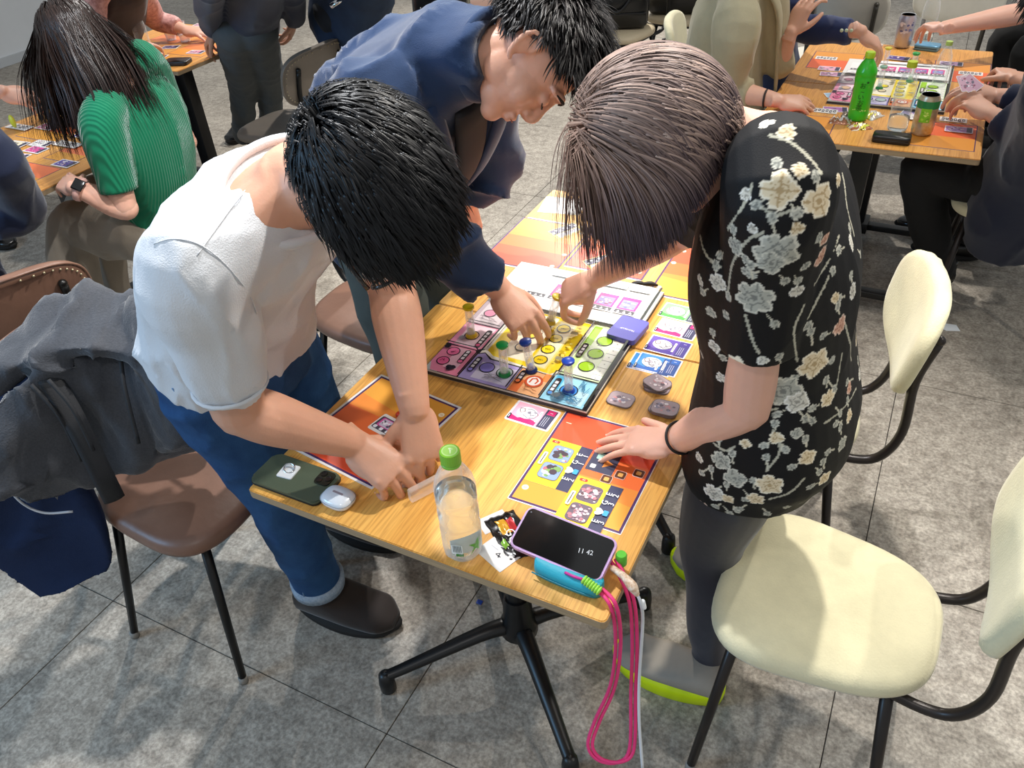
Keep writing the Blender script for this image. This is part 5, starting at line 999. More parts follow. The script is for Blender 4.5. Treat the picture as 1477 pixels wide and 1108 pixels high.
b = BM(); tube(b, [P(-10, 680, .665), P(12, 705, .625), P(35, 728, .575), P(65, 740, .545), P(105, 738, .535)], .0028, 6, 6); obj('piping', b, ink('#c7cbd2', .6), J2, world=True)
b = BM()
ribbon(b, [[P(-40, 640, .76), P(60, 560, .84), P(140, 470, .885), P(215, 500, .86), P(262, 560, .80)], [P(-20, 720, .66), P(60, 640, .74), P(150, 560, .80), P(225, 580, .77), P(275, 620, .70)], [P(40, 750, .56), P(90, 700, .62), P(160, 650, .67), P(225, 650, .66), P(270, 665, .60)], [P(95, 745, .53), P(125, 730, .55), P(165, 715, .57), P(205, 695, .58), P(235, 680, .56)]], .03)
ribbon(b, [[P(60, 500, .85), P(140, 452, .90), P(215, 480, .87)], [P(-30, 600, .78), P(100, 545, .86), P(240, 560, .82)]], .035)
tube(b, [P(215, 500, .86), P(245, 560, .80), P(262, 620, .70), P(255, 660, .60)], [.045, .05, .05, .035], 16, 5, caps=True)
me = remesh(b, .007, 6); folds(me, .012, 16, (0, .3, 1), 9, .7); folds(me, .030, 6.5, (P(150, 460, .88) - P(120, 740, .55)), 6, .65); finish(me, CHAR); J1 = link('charcoal_jacket', me); J1.location = (-.01, .02, .035); tag(J1, 'charcoal wool jacket draped over the back of the lower left brown chair', 'jacket')
for pts in ([P(20, 515, .865), P(60, 535, .865), P(90, 575, .82), P(120, 630, .75), P(150, 690, .66), P(165, 720, .60)],):
    b = BM(); tube(b, pts, .021, 10, 6, flat=(CV(.3, .4, .9), .35)); obj('strap', b, mat('black_webbing', '#1c1d20', .8, bump=.3, bscale=500), J1, world=True)
for pts in ([P(145, 455, .905), P(170, 500, .88), P(180, 560, .83), P(200, 640, .73)], [P(70, 548, .868), P(105, 590, .815), P(135, 650, .73)], [P(45, 555, .86), P(85, 600, .80), P(118, 665, .70)]):
    b = BM(); tube(b, pts, .004, 8, 6); obj('seam', b, mat('black_webbing', '#1c1d20', .8), J1, world=True)
b = BM(); loft(b, [(P(236, 540, .80), V((.05, 0, 0)), V((0, .03, 0))), (P(240, 570, .72), V((.065, 0, 0)), V((0, .04, 0))), (P(240, 592, .64), V((.06, 0, 0)), V((0, .04, 0)))], 20); bag = cloth(J1, 'x', b, CHAR, .01, 2) if False else None
b = BM() if not b.is_valid else b
bg_ = BM(); rings(bg_, [[(x * s, y * s2, z_) for x, y in so(.075, .035, 32, 4)] for s, s2, z_ in ((.85, .6, 0), (1, 1, .012), (1, 1, .06), (.97, .8, .10), (.95, .3, .125))]); bag = obj('small_bag', bg_, mat('dark_brown_leather', '#3a322c', .5, var=.1)); tag(bag, 'small dark brown bag with a white tag behind the charcoal jacket', 'bag')
bag.matrix_basis = Matrix.Translation(P(238, 590, .62)) @ Matrix.Rotation(math.radians(35), 4, 'Z')
b = BM(); prism(b, rrect(.022, .034, .002), 0, .001); tg = obj('white_tag', b, ink('#e6e6e2', .6), bag, smooth=False, world=True); tg.matrix_basis = Matrix.Translation(P(244, 522, .775)) @ Matrix.Rotation(.5, 4, 'Z') @ Matrix.Rotation(1.0, 4, 'X')
b = BM(); tube(b, [P(225, 540, .73), P(235, 505, .80), P(250, 520, .79), P(256, 560, .72)], .006, 8, 6); obj('handle', b, MATS['dark_brown_leather'], bag, world=True)
# ------------------------------------------------------------------ people around the other tables
BK = mat('black_trousers', '#0b0b0c', .85)
def fig(label, pel, c7, r0, skin, top, secs, head=None, arms=(), legs=(), tr=None, trm=None, hairk=None, topname='jacket', vox=.008, fold=.010, shoes=None, hv=.0042, seed=1, neckr=.055, hs=1.0):
    pel, c7 = V(pel), V(c7); t = thing('person', label, 'person', (pel.x, pel.y, 0)); b1 = BM(); F = None
    dflt = head is None
    if not legs and trm is None and pel.z < .7:
        s1, r1, f1 = spineframe(pel, c7, r0); fh = V((f1.x, f1.y, 0)).normalized(); rh = V((r1.x, r1.y, 0)).normalized(); trm = BK
        legs = [(pel + rh * k - V((0, 0, .02)), pel + rh * k * 1.2 + fh * .40 - V((0, 0, .03)), V((pel.x, pel.y, .09)) + rh * k * 1.2 + fh * .36) for k in (-.09, .09)]
        shoes = [(V((l_[2].x, l_[2].y, 0)) - fh * .06, V((l_[2].x, l_[2].y, 0)) + fh * .20) for l_ in legs]
    if dflt: s0, r0_, f0 = spineframe(pel, c7, r0); head = (c7 + s0 * .135 + f0 * .03, (f0 * .85 - V((0, 0, .45))).normalized(), s0)
    if head: F = headshape(b1, head[0], head[1], head[2], hs, neck=c7, nr=neckr, ears='long dark hair' not in label)
    torso(b1, pel, c7, r0, [(0, .12, .08, 0), (.5, .12, .08, 0), (.9, .09, .06, 0), (1, .05, .05, 0)])
    b2 = BM(); tb = BM(); s_, r_, f_ = torso(tb, pel, c7, r0, secs, bow=.03)
    tipsl = []
    for a in arms:
        sh, el, wr, ht, n, ts = [V(x) if i < 5 else x for i, x in enumerate(a[:6])]; kw = a[6] if len(a) > 6 else {}; cut = kw.pop('cut', .8); sr = kw.pop('sr', .058); kw2 = dict(kw)
        tube(b1, [c7.lerp(sh, .5), sh, el], [.05, .045, .038], 12, 4, caps=True); arm(b2, el, wr, n, (.040, .042, .034, .026)); tipsl.append(hand(b2, wr, ht - wr, n, ts, **kw2))
        if cut <= 0: tube(tb, [c7.lerp(sh, .4), sh, sh.lerp(el, 1 + cut)], [.055, sr * 1.2, sr], 16, 5)
        else: tube(tb, [c7.lerp(sh, .4), sh, sh.lerp(el, .5), el, el.lerp(wr, cut)], [.055, sr * 1.25, sr * 1.1, sr, sr * .82], 16, 5)
    for L_ in legs: tube(b1, [V(x) for x in L_], [.07, .05, .035][:len(L_)], 12, 4, caps=True)
    bodymesh(t, [(b1, .007)] + ([(b2, .004)] if arms else []), skin)
    if dflt: hair(t, 'hair', F, HB, 900, .05, .3, 5, .35, .0028, crown=(0, -.05, .075), region=lambda q: (q[:, 2] > -.5) & (q[:, 2] > -.1 + np.where(q[:, 1] > .2, (q[:, 1] - .2) * .8, -1.0)), seed=seed, jit=.3, cols=['#120f0e', '#2a2421'], layers=.012, combf=lambda q, d: d + np.array([0, .3, 0]))
    tp = cloth(t, topname, tb, top, vox, 5, fold=dict(amp=fold, freq=7, axis=c7 - pel, seed=seed, k=.5))
    if legs and trm:
        b = BM(); ell(b, pel, (.16, .16, .11), sub=3)
        for L_ in legs: L_ = [V(x) for x in L_]; tube(b, [L_[0], L_[0].lerp(L_[1], .5), L_[1], L_[1].lerp(L_[-1], .5), L_[-1] + V((0, 0, .03))], [.095, .085, .073, .066, .062], 16, 5, caps=True)
        cloth(t, 'trousers', b, trm, .009, 4, fold=dict(amp=.009, freq=7, axis=(0, 1, .2), seed=seed + 3, k=.5))
    for i, sh_ in enumerate(shoes or ()): shoe(t, 'shoe', sh_[0], sh_[1], mat('black_leather', '#0d0d0e', .25), BS, .046, .068, .02, ankle=1, hh=.10)
    return t, F, tp, s_, r_, f_, tipsl
def JS(w_=1.0, d_=1.0, low=0.0): return [(low, .17 * w_, .125 * d_, 0), (.25, .165 * w_, .12 * d_, 0), (.55, .18 * w_, .12 * d_, 0), (.80, .195 * w_, .11 * d_, 0), (.93, .14 * w_, .085 * d_, 0), (1.0, .08 * w_, .065 * d_, 0)]
# woman in green
GRN = mat('green_rib_knit', '#12704f', .85, 0, .2, sheen=.3); nt = GRN.node_tree; tc = nt.nodes.new('ShaderNodeTexCoord'); mp = nt.nodes.new('ShaderNodeMapping'); mp.inputs['Rotation'].default_value = (0, 0, 1.2); wv = nt.nodes.new('ShaderNodeTexWave'); wv.inputs['Scale'].default_value = 38; bp = nt.nodes.new('ShaderNodeBump'); bp.inputs['Strength'].default_value = .6; bp.inputs['Distance'].default_value = .004
nt.links.new(tc.outputs['Object'], mp.inputs[0]); nt.links.new(mp.outputs[0], wv.inputs[0]); nt.links.new(wv.outputs[0], bp.inputs['Height']); nt.links.new(bp.outputs[0], nt.nodes['Principled BSDF'].inputs['Normal'])
pelD = P(238, 322, .52); c7D = P(172, 118, 1.02); lshD = P(148, 185, .93); elD = P(180, 300, .70); wrD = P(108, 270, .77); rshD = c7D * 2 - lshD + V((0, 0, -.08)); reD = P(268, 205, .72)
hcD = P(103, 58, 1.14); uD = CV(.05, .92, .38); fD = CV(-.80, -.35, -.50)
tD, FD, tpD, s_, r_, f_, tips = fig('seated woman in a green ribbed short sleeved sweater, long dark hair, back to the camera', pelD, c7D, (0, 1, 0), SK3, GRN,
    [(.0, .15, .115, 0), (.15, .135, .10, 0), (.4, .145, .105, 0), (.7, .175, .10, 0), (.88, .16, .08, 0), (1.0, .07, .055, 0)], head=(hcD, fD, uD), arms=((lshD, elD, wrD, P(62, 246, .765), CV(0, .3, 1), -1, dict(cut=-.22, sr=.056, curl=(22, 28, 18), s=.92)), (rshD, reD, P(210, 250, .76), P(170, 240, .76), CV(0, .3, 1), 1, dict(cut=-.35, sr=.054, s=.92))),
    topname='sweater', trm=1, vox=.007, fold=.007, hs=.95)
TAU = mat('taupe_trousers', '#8c8274', .85, var=.08, vscale=10, bump=.2, bscale=300, sheen=.2)
b = BM(); ell(b, pelD + V((0, 0, -.02)), (.18, .17, .11), sub=3)
for hp, kn, an in ((pelD + V((0, -.09, 0)), P(105, 330, .51), P(125, 520, .08)), (pelD + V((0, .09, 0)), P(130, 290, .50), P(160, 460, .08))): tube(b, [hp, V(hp).lerp(kn, .5), kn, V(kn).lerp(an, .5), an], [.10, .095, .08, .085, .09], 18, 5, caps=True)
cloth(tD, 'trousers', b, TAU, .008, 5, fold=dict(amp=.014, freq=6, axis=(0, 0, 1), seed=4, k=.5))
regD = lambda q: (q[:, 2] > -.5) & ((q[:, 1] < .55) | (q[:, 2] > .35))
hair(tD, 'hair', FD, HD, 5200, 1.0, .45, 13, .0, .0012, crown=(0, -.01, .1), region=regD, seed=11, jit=.05, cap=(0, -.010, .025, .072, .092, .085), cols=['#150d0b', '#241713', '#3a2b25'], layers=.014, stick=True, curl=.8, lenf=lambda q: .30 + .05 * q[:, 2], ljit=.25, label='long wavy dark brown hair')
x_, y_, z_ = frame(wrD - elD, CV(0, .3, 1)); q_ = elD.lerp(wrD, .88)
b = BM(); tube(b, ringpath(q_, x_ * .031, z_ * .027), .0075, 8, 2, flat=(y_, 1.6)); wt = obj('watch_band', b, mat('pink_band', '#e0b0a4', .5), tD, world=True)
b = BM(); box(b, (-.018, -.016, 0), (.018, .016, .008), .003); wf = obj('watch_face', b, mat('watch_black', '#0c0c0e', .1, coat=.5), wt, world=True); wf.matrix_basis = Matrix(((x_.x, y_.x, z_.x, 0), (x_.y, y_.y, z_.y, 0), (x_.z, y_.z, z_.z, 0), (0, 0, 0, 1))); wf.matrix_basis.translation = q_ + z_ * .03
SUIT = mat('dark_navy_suit', '#1b2238', .8, 0, .25, bump=.15, bscale=400, sheen=.25); SLATE = mat('slate_blazer', '#30364a', .8, 0, .25, bump=.15, bscale=400, sheen=.25); BK = mat('black_trousers', '#0b0b0c', .85); GRY = mat('grey_trousers', '#4e5457', .85, var=.1, vscale=10, bump=.2, bscale=300)
fig('person in a dark navy jacket cropped by the left edge, only a sleeve in view', P(-70, 420, .52), P(-120, 160, 1.05), (.3, -1, 0), SK2, SUIT, JS(), arms=((P(-12, 225, .98), P(38, 305, .76), P(-20, 330, .75), P(-60, 335, .75), CV(0, .4, 1), 1, dict(cut=.9)), (P(-110, 200, .95), P(-120, 300, .75), P(-100, 330, .75), P(-90, 345, .75), CV(0, .4, 1), -1)), legs=((P(-60, 430, .52), P(-20, 420, .52), P(0, 560, .08)),), trm=SUIT, seed=4)
fig('person cropped by the left edge with only a pale relaxed hand in view', P(-200, 190, .55), P(-190, 40, 1.08), (0, -1, 0), SK3, mat('white_shirt', '#d9dbe0', .85), JS(.9), arms=((P(-150, 80, .98), P(-100, 150, .80), P(2, 132, .86), P(42, 142, .82), CV(0, .3, 1), 1, dict(cut=.55, curl=(25, 35, 25), s=.95)),), seed=5)
# across the far left table
PINK = mat('pink_patterned_sheer', '#e7b7b0', .6, var=.35, vscale=60, color2='#a8706c'); VEST = mat('dark_brown_vest', '#241b1a', .75, sheen=.3)
tG, _, tpG, *_r = fig('seated person in a dark vest over pink patterned sleeves, far left table', P(150, 105, .55), P(165, -45, 1.12), (-.5, -1, 0), SK3, PINK, JS(.85, .9), arms=((P(125, 0, 1.02), P(140, 100, .76), P(195, 72, .80), P(232, 55, .80), CV(0, .6, .8), -1, dict(cut=.85, sr=.062, curl=(30, 40, 25))), (P(195, -20, 1.02), P(225, 28, .82), P(265, 42, .78), P(298, 48, .76), CV(0, .6, .8), 1, dict(cut=.8, sr=.05, curl=(18, 22, 14)))), topname='sheer_blouse', seed=6)
b = BM(); torso(b, P(150, 105, .55), P(165, -45, 1.12), (-.5, -1, 0), [(.0, .150, .118, 0), (.3, .145, .115, 0), (.6, .150, .118, 0), (.85, .14, .11, 0), (.95, .09, .08, 0)]); cloth(tG, 'vest', b, VEST, .008, 4, fold=dict(amp=.008, freq=7, axis=(0, 0, 1), seed=2, k=.5))
# standing blazer man
pelH = P(352, 12, .92); c7H = P(345, -160, 1.44)
tH, _, tpH, *_r = fig('standing man in a dark navy blazer and grey trousers beside the far left table', pelH, c7H, (-.75, .6, 0), SK2, SLATE, [(-.08, .19, .14, 0), (.02, .185, .14, 0), (.2, .175, .13, 0), (.6, .19, .13, 0), (.85, .2, .11, 0), (1, .08, .065, 0)],
    arms=((P(308, -80, 1.32), P(300, 5, 1.02), P(308, 46, .84), P(300, 62, .78), CV(-.4, .4, .8), 1, dict(cut=.88, curl=(25, 30, 20))), (P(400, -90, 1.32), P(420, -20, 1.05), P(425, 30, .85), P(420, 50, .78), CV(.5, .2, .8), -1, dict(cut=.95))),
    legs=((P(338, 45, .86), P(350, 120, .47), P(352, 200, .08)), (P(368, 42, .86), P(388, 115, .47), P(392, 185, .08))), trm=GRY, shoes=((P(352, 198, 0), P(330, 210, 0)), (P(395, 186, 0), P(372, 198, 0))), seed=7)
b = BM(); pcs = [P(314, 44, .86) + V((0, 0, 0))]; tube(b, ringpath(P(309, 45, .85), V((.03, 0, 0)), V((0, .03, 0))), .006, 8, 1); obj('bracelet', b, mat('chrome', '#d5d7da', .12, 1), tH, world=True)
# person in dark denim
pelI = P(505, 15, .90)
tI, _, tpI, *_r = fig('standing person in dark blue denim jacket and black trousers at the top edge', pelI, P(515, -160, 1.40), (-.8, .5, 0), SK2, mat('dark_denim', '#1b3350', .85, color2='#142741', vscale=12, bump=.3, bscale=300), [(-.25, .20, .15, 0), (-.1, .2, .15, 0), (.2, .18, .135, 0), (.6, .19, .13, 0), (.85, .2, .11, 0), (1, .08, .065, 0)], legs=((P(488, 20, .86), P(492, 85, .47), P(492, 155, .08)), (P(520, 18, .86), P(525, 80, .47), P(528, 148, .08))), trm=mat('black_navy_trousers', '#14161c', .85), shoes=((P(492, 155, 0), P(470, 165, 0)), (P(528, 148, 0), P(510, 158, 0))), topname='denim_jacket', seed=8)
b = BM(); prism(b, rrect(.05, .02, .006), 0, .004, .001); pl = obj('metal_tag', b, mat('chrome', '#d5d7da', .12, 1), tI, world=True); pl.matrix_basis = Matrix.Translation(P(490, 17, .98) + CV(0, 0, 1) * .07) @ RM.to_4x4() @ Matrix.Rotation(.6, 4, 'Z')
# right table: beige jacket, navy suit behind
BEI = mat('beige_jacket', '#a99f80', .85, var=.05, bump=.2, bscale=300, sheen=.2)
pelJ = P(1052, 190, .55); c7J = P(1062, -40, 1.12)
tJ, _, tpJ, sJ, rJ, fJ, tip = fig('seated person in a beige jacket with one hand on the orange mat', pelJ, c7J, (0, -1, 0), SK1, BEI, JS(.95, 1.05), arms=((P(1062, 40, 1.0), P(1050, 130, .78), P(1122, 145, .765), P(1168, 150, .745), CV(0, .5, .9), 1, dict(cut=.45, curl=(20, 30, 20), sr=.06, s=.95)), (P(1105, -10, 1.04), P(1122, 92, .80), P(1140, 48, .92), P(1155, 18, .98), CV(-.6, .1, .7), -1, dict(cut=.25, curl=(25, 30, 20), s=.95))), legs=((P(1060, 195, .52), P(1130, 215, .52), P(1135, 330, .08)),), trm=BK, seed=9)
b = BM(); q_ = [c7J + fJ * .07, c7J - sJ * .12 + fJ * .14 - rJ * .02, c7J - sJ * .3 + fJ * .15 - rJ * .03, c7J - sJ * .5 + fJ * .15 - rJ * .04]; tube(b, q_, [.02, .03, .025, .012], 10, 5, flat=(fJ, .3)); obj('lapel', b, BEI, tpJ, world=True)
for px, py, h_, col_ in ((1103, 140, .77, '#2a1c18'),): b = BM(); tube(b, ringpath(P(1104, 142, .768), V((0, .03, 0)), V((0, 0, .027))), .0035, 8, 1); obj('wristband', b, ink(col_, .6), tJ, world=True)
b = BM(); tube(b, ringpath(P(1135, 56, .90), CV(1, 0, 0) * .028, CV(0, .3, .9) * .026), .003, 8, 1); obj('bracelet', b, mat('chrome', '#d5d7da', .12, 1), tJ, world=True)
pelK = P(1075, 90, .56) ; tK, _, tpK, *_r = fig('seated person in a navy suit reaching a sand timer over the right table', P(1110, 118, .55), P(1120, -60, 1.1), (0, -1, 0), SK1, mat('navy_suit', '#1f2f5c', .8, sheen=.3, bump=.15, bscale=400), JS(.9), arms=((P(1135, 5, .98), P(1150, 40, .88), P(1240, 45, .90), P(1275, 72, .83), CV(.1, .5, .8), 1, dict(cut=.86, curl=(25, 32, 18), sr=.052)),), legs=((P(1115, 122, .52), P(1190, 140, .52), P(1195, 220, .08)),), trm=BK, seed=10)
for i in range(3): b = BM(); ell(b, P(1214 + i * 7, 44, .935), (.006, .006, .006), sub=2); obj('sleeve_button', b, ink('#b9c0a0', .3), tpK, world=True)
# right side hands
fig('person at the upper right corner with a white sleeve, bare forearm holding a can', P(1620, 60, .56), P(1680, -60, 1.1), (0, 1, 0), SK3, mat('white_shirt', '#d9dbe0', .85), JS(.9), arms=((P(1540, -40, 1.0), P(1480, 18, .88), P(1362, 40, .86), P(1322, 32, .84), CV(0, .6, .8), -1, dict(cut=-.12, curl=(30, 35, 20), s=.95)),), seed=11)
fig('person beyond the right edge with only a curled ringed hand resting by the table edge', P(1600, 170, .58), P(1600, 10, 1.08), (0, 1, 0), SK2, mat('white_shirt', '#d9dbe0', .85), JS(.9), arms=((P(1560, 60, .98), P(1530, 135, .78), P(1462, 112, .78), P(1430, 88, .77), CV(0, .6, .8), 1, dict(cut=.1, curl=(45, 50, 30), s=.97)),), seed=12)
pelO = P(1478, 262, .56); c7O = P(1560, 55, 1.1)
tO, _, tpO, *_r = fig('seated man in a dark suit at the right edge holding cards in both hands', pelO, c7O, (0, 1, 0), SK1, SUIT, [(-.35, .19, .15, 0), (-.1, .19, .15, 0), (.25, .175, .13, 0), (.6, .185, .125, 0), (.85, .195, .11, 0), (1, .08, .065, 0)], arms=((P(1520, 135, .98), P(1510, 215, .75), P(1432, 165, .785), P(1398, 145, .80), CV(-.1, .5, .8), -1, dict(cut=.85, curl=(35, 35, 20), sr=.06)), (P(1530, 60, 1.0), P(1500, 150, .80), P(1440, 138, .80), P(1405, 128, .82), CV(0, .6, .8), 1, dict(cut=.8, curl=(40, 35, 20), sr=.055))),
    legs=((P(1455, 262, .53), P(1330, 245, .53), P(1350, 395, .09)), (P(1450, 225, .53), P(1345, 215, .53), P(1400, 345, .09))), trm=BK, shoes=((P(1372, 408, 0), P(1285, 408, 0)), (P(1420, 362, 0), P(1345, 352, 0))), seed=13)
b = BM(); loft(b, [(P(1452, 222, .60), V((.02, 0, 0)), V((0, .13, 0))), (P(1452, 280, .46), V((.025, 0, 0)), V((0, .15, 0))), (P(1452, 330, .32), V((.02, 0, 0)), V((0, .15, 0)))], 20, 4, 3); cloth(tO, 'jacket_tail', b, SLATE, .008, 4, fold=dict(amp=.01, freq=6, axis=(0, 0, 1), seed=3, k=.5))
b = BM(); tube(b, [P(1447, 200, .66), P(1442, 212, .64)], .018, 10, 2, caps=True); obj('shirt_hem', b, mat('white_shirt', '#d9dbe0', .85), tO, world=True)
# ------------------------------------------------------------------ chairs and bags in the background
chair('cream', .33, 3.0, 180, 'cream chair under the seated man in the dark suit')
chair('white', -.50, 4.38, 100, 'pale chair back behind the reaching navy sleeve at the top edge')
chair('white', -.02, 4.30, 265, 'pale rounded chair behind the silver can at the top edge')
chair('cream', -.80, 3.55, 10, 'cream chair beside the navy suited sitter, seat edge showing by the table')
chair('white', .62, 4.45, 200, 'pale chair in the upper right corner behind the bare forearm')
chair('beige', -1.70, 4.62, 250, 'beige chair carrying the first black leather bag behind the lavender hair')
chair('beige', -1.46, 5.05, 265, 'beige chair carrying the second black leather bag, near top centre')
chair('brown', -2.75, 4.9, 200, 'brown chair with brass studs at the top edge above the navy blazer back')
chair('cream', -2.35, 5.2, 240, 'cream chair at the top edge beside the studded one')
BLB = mat('black_leather_bag', '#101113', .28, 0, .5, bump=.2, bscale=30, coat=.2)
def bagx(label, x, y, z, w_, d_, h_, rz):
    b = BM(); rings(b, [[(X * s, Y * s2, z_) for X, Y in so(w_ / 2, d_ / 2, 36, 5)] for s, s2, z_ in ((.9, .8, 0), (1, 1, .02), (1, .95, h_ * .5), (.97, .7, h_ * .85), (.94, .35, h_))]); me_ = bpy.data.meshes.new('tmpb'); o = obj('leather_bag', b, BLB); tag(o, label, 'bag'); o.location = (x, y, z); o.rotation_euler = (0, 0, math.radians(rz)); folds(o.data, .012, 8, (0, 0, 1), 2, .4)
    b = BM(); tube(b, [(-w_ * .25, -d_ * .42, h_ * .8), (-w_ * .2, -d_ * .6, h_ * .5), (0, -d_ * .66, h_ * .3), (w_ * .2, -d_ * .6, h_ * .5), (w_ * .25, -d_ * .42, h_ * .8)], .008, 8, 5); obj('handle', b, BLB, o)
    b = BM(); box(b, (-w_ * .46, -d_ * .52, h_ * .22), (w_ * .46, -d_ * .48, h_ * .27), .003); obj('trim_strip', b, BLB, o); return o
bagx('black leather bag with a front pocket on the beige chair between the two heads', -1.72, 4.60, .475, .36, .16, .32, 20)
bagx('black leather tote with looped handle standing right of the first black bag', -1.47, 5.0, .475, .38, .16, .34, 10)
bagx('black backpack like bag behind the round side table at the top edge', -2.35, 3.75, .0, .30, .22, .95, 10)
t = thing('side_table', 'dark round side table carrying a small black and white bottle', 'table', (-2.62, 3.62, 0))
b = BM(); lathe(b, [(.01, .60), (.19, .60), (.2, .607), (.2, .615), (.19, .622), (.01, .622)], 36); obj('tabletop', b, mat('dark_grey_vinyl', '#3b3c40', .4), t, auto=40)
for k in range(4): a = k * 1.57 + .5; b = BM(); tube(b, [(math.cos(a) * .12, math.sin(a) * .12, .6), (math.cos(a) * .17, math.sin(a) * .17, 0)], .009, 8, 2); obj('leg', b, BLK, t)
t = thing('small_bottle', 'small black and white patterned bottle on the round side table', 'bottle', (-2.60, 3.58, .622))
b = BM(); lathe(b, [(.005, 0), (.03, .001), (.033, .01), (.033, .09), (.02, .12), (.014, .13)], 20); obj('bottle_wall', b, mat('mono_print', '#e6e6e2', .4, color2='#1c1c1c', vscale=45), t)
b = BM(); lathe(b, [(.016, .125), (.016, .145), (.001, .147)], 16); obj('cap', b, ink('#16161a', .3), t, auto=40)
# ------------------------------------------------------------------ things on the other tables
def tcard(name, label, px, py, w_, h_, rz, draw, catg='card', dz=0.0006):
    p = P(px, py, TZ + dz); return card(name, label, p.x, p.y, w_, h_, p.z, rz, draw, catg=catg, r=.002)
b2_ = copy_tree(board); p_ = P(1288, 122, .73); b2_.location = (p_.x + .63, p_.y - 1.31, 0); b2_['label'] = 'square game board at the right table behind the green tea bottle'
for lb, x, y, rz, w_, h_ in (('orange player mat under the hand from the beige jacket at the right table', -.375, 2.72, 90, .17, .22), ('orange player mat at the near right corner beside the drink can', .055, 2.75, 0, .185, .22), ('orange player mat under the arm reaching from the right, right table', .07, 3.40, 180, .19, .24), ('orange player mat at the far left of the right table by the navy cuff', -.37, 3.42, 180, .19, .22)):
    card('player_mat', lb, x, y, w_, h_, TZ, rz, lambda c: (c.rect(-w_ * 50, -h_ * 50, w_ * 50, h_ * 50, '#4b2a5e'), c.rect(-w_ * 50 + .3, -h_ * 50 + .3, w_ * 50 - .3, h_ * 50 - .3, '#e7983a'), c.rect(-w_ * 50 + .3, -1, w_ * 50 - .3, h_ * 50 - .3, '#ee6a38')), catg='game mat', r=.002)
def small(bg, k=3):
    def f(c): c.rect(-4, -2.4, 4, 2.4, '#efe9ee'); c.rect(-3.7, -2.1, 3.7, 2.1, bg); c.blobs(-3.4, -1.9, 2, 1.9, ['#f4f1f4', '#8a7d93', '#5c5266', '#e7c3d0'], 5 * k, .2, .6); c.rect(2.2, -2.1, 3.7, 2.1, '#3a3a55')
    return f
def bars(c):
    for i in range(6): c.rr(-3 + i * 1.2, (i % 2) * .5 - .2, .8, 2.2, .2, '#453d46'); c.rr(-3 + i * 1.2, (i % 2) * .5 - .2, .35, .8, .1, '#f0eef2')
T7 = [('magenta', 1205, 158, 10, '#b879b8'), ('pale blue', 1207, 137, 25, '#a9cfe8'), ('pink', 1196, 99, 0, '#e7a9c0'), ('mauve', 1199, 107, 5, '#c78fae'), ('lilac', 1310, 165, 80, '#9d8fc0'), ('violet', 1372, 92, 0, '#c6a0cf'), ('mauve framed', 1383, 187, 0, '#b08cc4'), ('dark violet', 1296, 84, -8, '#5a4a90'), ('white', 1330, 170, 0, '#efeae4'), ('purple backed', 1236, 45, -20, '#5c5aa8')]
for i, (nm, px, py, rz, co_) in enumerate(T7): tcard('game_card', nm + (' small game card lying flat on the right table', ' small card beside the board on the right table', ' tiny picture card on the right table')[i % 3], px, py, .075, .05, rz, small(co_), dz=.0006 + .0004 * i)
for i, (px, py) in enumerate(((1190, 160), (1192, 84), (1375, 173), (1400, 106))): tcard('token_row', ('row of dark icon tiles by the beige sleeved hand', 'row of icon tiles on a yellow strip at the far left', 'row of dark icon tiles by the drink can', 'row of dark icon tiles near the two card holding hands')[i], px, py, .08, .04, (0, 0, 0, 0)[i], bars, dz=.001)
# green tea bottle
gp = P(1236, 172, TZ); t = thing('tea_bottle', 'bright green tea bottle with yellow green cap on the right table', 'bottle', gp)
prof = [(.004, .0), (.026, .001), (.031, .008), (.032, .03), (.0305, .034), (.032, .04), (.0295, .075), (.0305, .12), (.032, .135), (.030, .14), (.032, .145), (.031, .158), (.022, .178), (.014, .190), (.0125, .198)]
b = BM(); lathe(b, prof, 30); obj('bottle_wall', b, mat('green_tea_label', '#37c421', .3, coat=.3), t)
b = BM(); lathe(b, [(.0148, .196), (.015, .198), (.015, .211), (.013, .2135), (.001, .214)], 26); obj('cap', b, ink('#b8d82a', .35), t, auto=40)
cv = Canvas(.01)
for i, ch in enumerate(('お', '~', 'い', 'お', '茶')): cv.text(ch, -.2 + .2 * (i % 2), 11.6 - i * 1.75, 2.0, '#123d12', 0)
cv.text('綾', .9, 12.6, .8, '#1b5a18', 0) if False else cv.circ(1.1, 12.8, .35, '#1b5a18'); cv.blobs(-2.4, 3.4, 2.4, 4.6, ['#7fe04a', '#c7f08a'], 8, .15, .3)
a0_ = math.atan2(-gp.y, -gp.x); cv.build('label_print', t, 0, f=lambda v: V(((.0326 + v.z) * math.cos(a0_ + v.x / .0325), (.0326 + v.z) * math.sin(a0_ + v.x / .0325), v.y)))
def pet(label, px, py, capc='#c2cf2e', fill=.0, wr=.031, name='clear_bottle', sc=1.0):
    t = thing(name, label, 'bottle', P(px, py, TZ)); pr = [(.004, .0), (.026, .001), (.0305, .01), (.031, .06), (.0295, .065), (.031, .07), (.031, .125), (.027, .150), (.018, .175), (.0125, .190), (.012, .198)]
    b = BM(); lathe(b, [(r * sc, z_ * sc) for r, z_ in pr], 28, cap=False); obj('bottle_wall', b, clear('bottle_plastic', (.97, 1, .99), .06, .04), t)
    b = BM(); lathe(b, [(.0145 * sc, .195 * sc), (.0145 * sc, .212 * sc), (.001, .213 * sc)], 22); obj('cap', b, ink(capc, .35), t, auto=40)
    if fill: b = BM(); lathe(b, [(.003, .003), (.026, .003), (.0298, .011), (.0298, fill), (.001, fill)], 24); obj('water', b, wm, t)
    return t
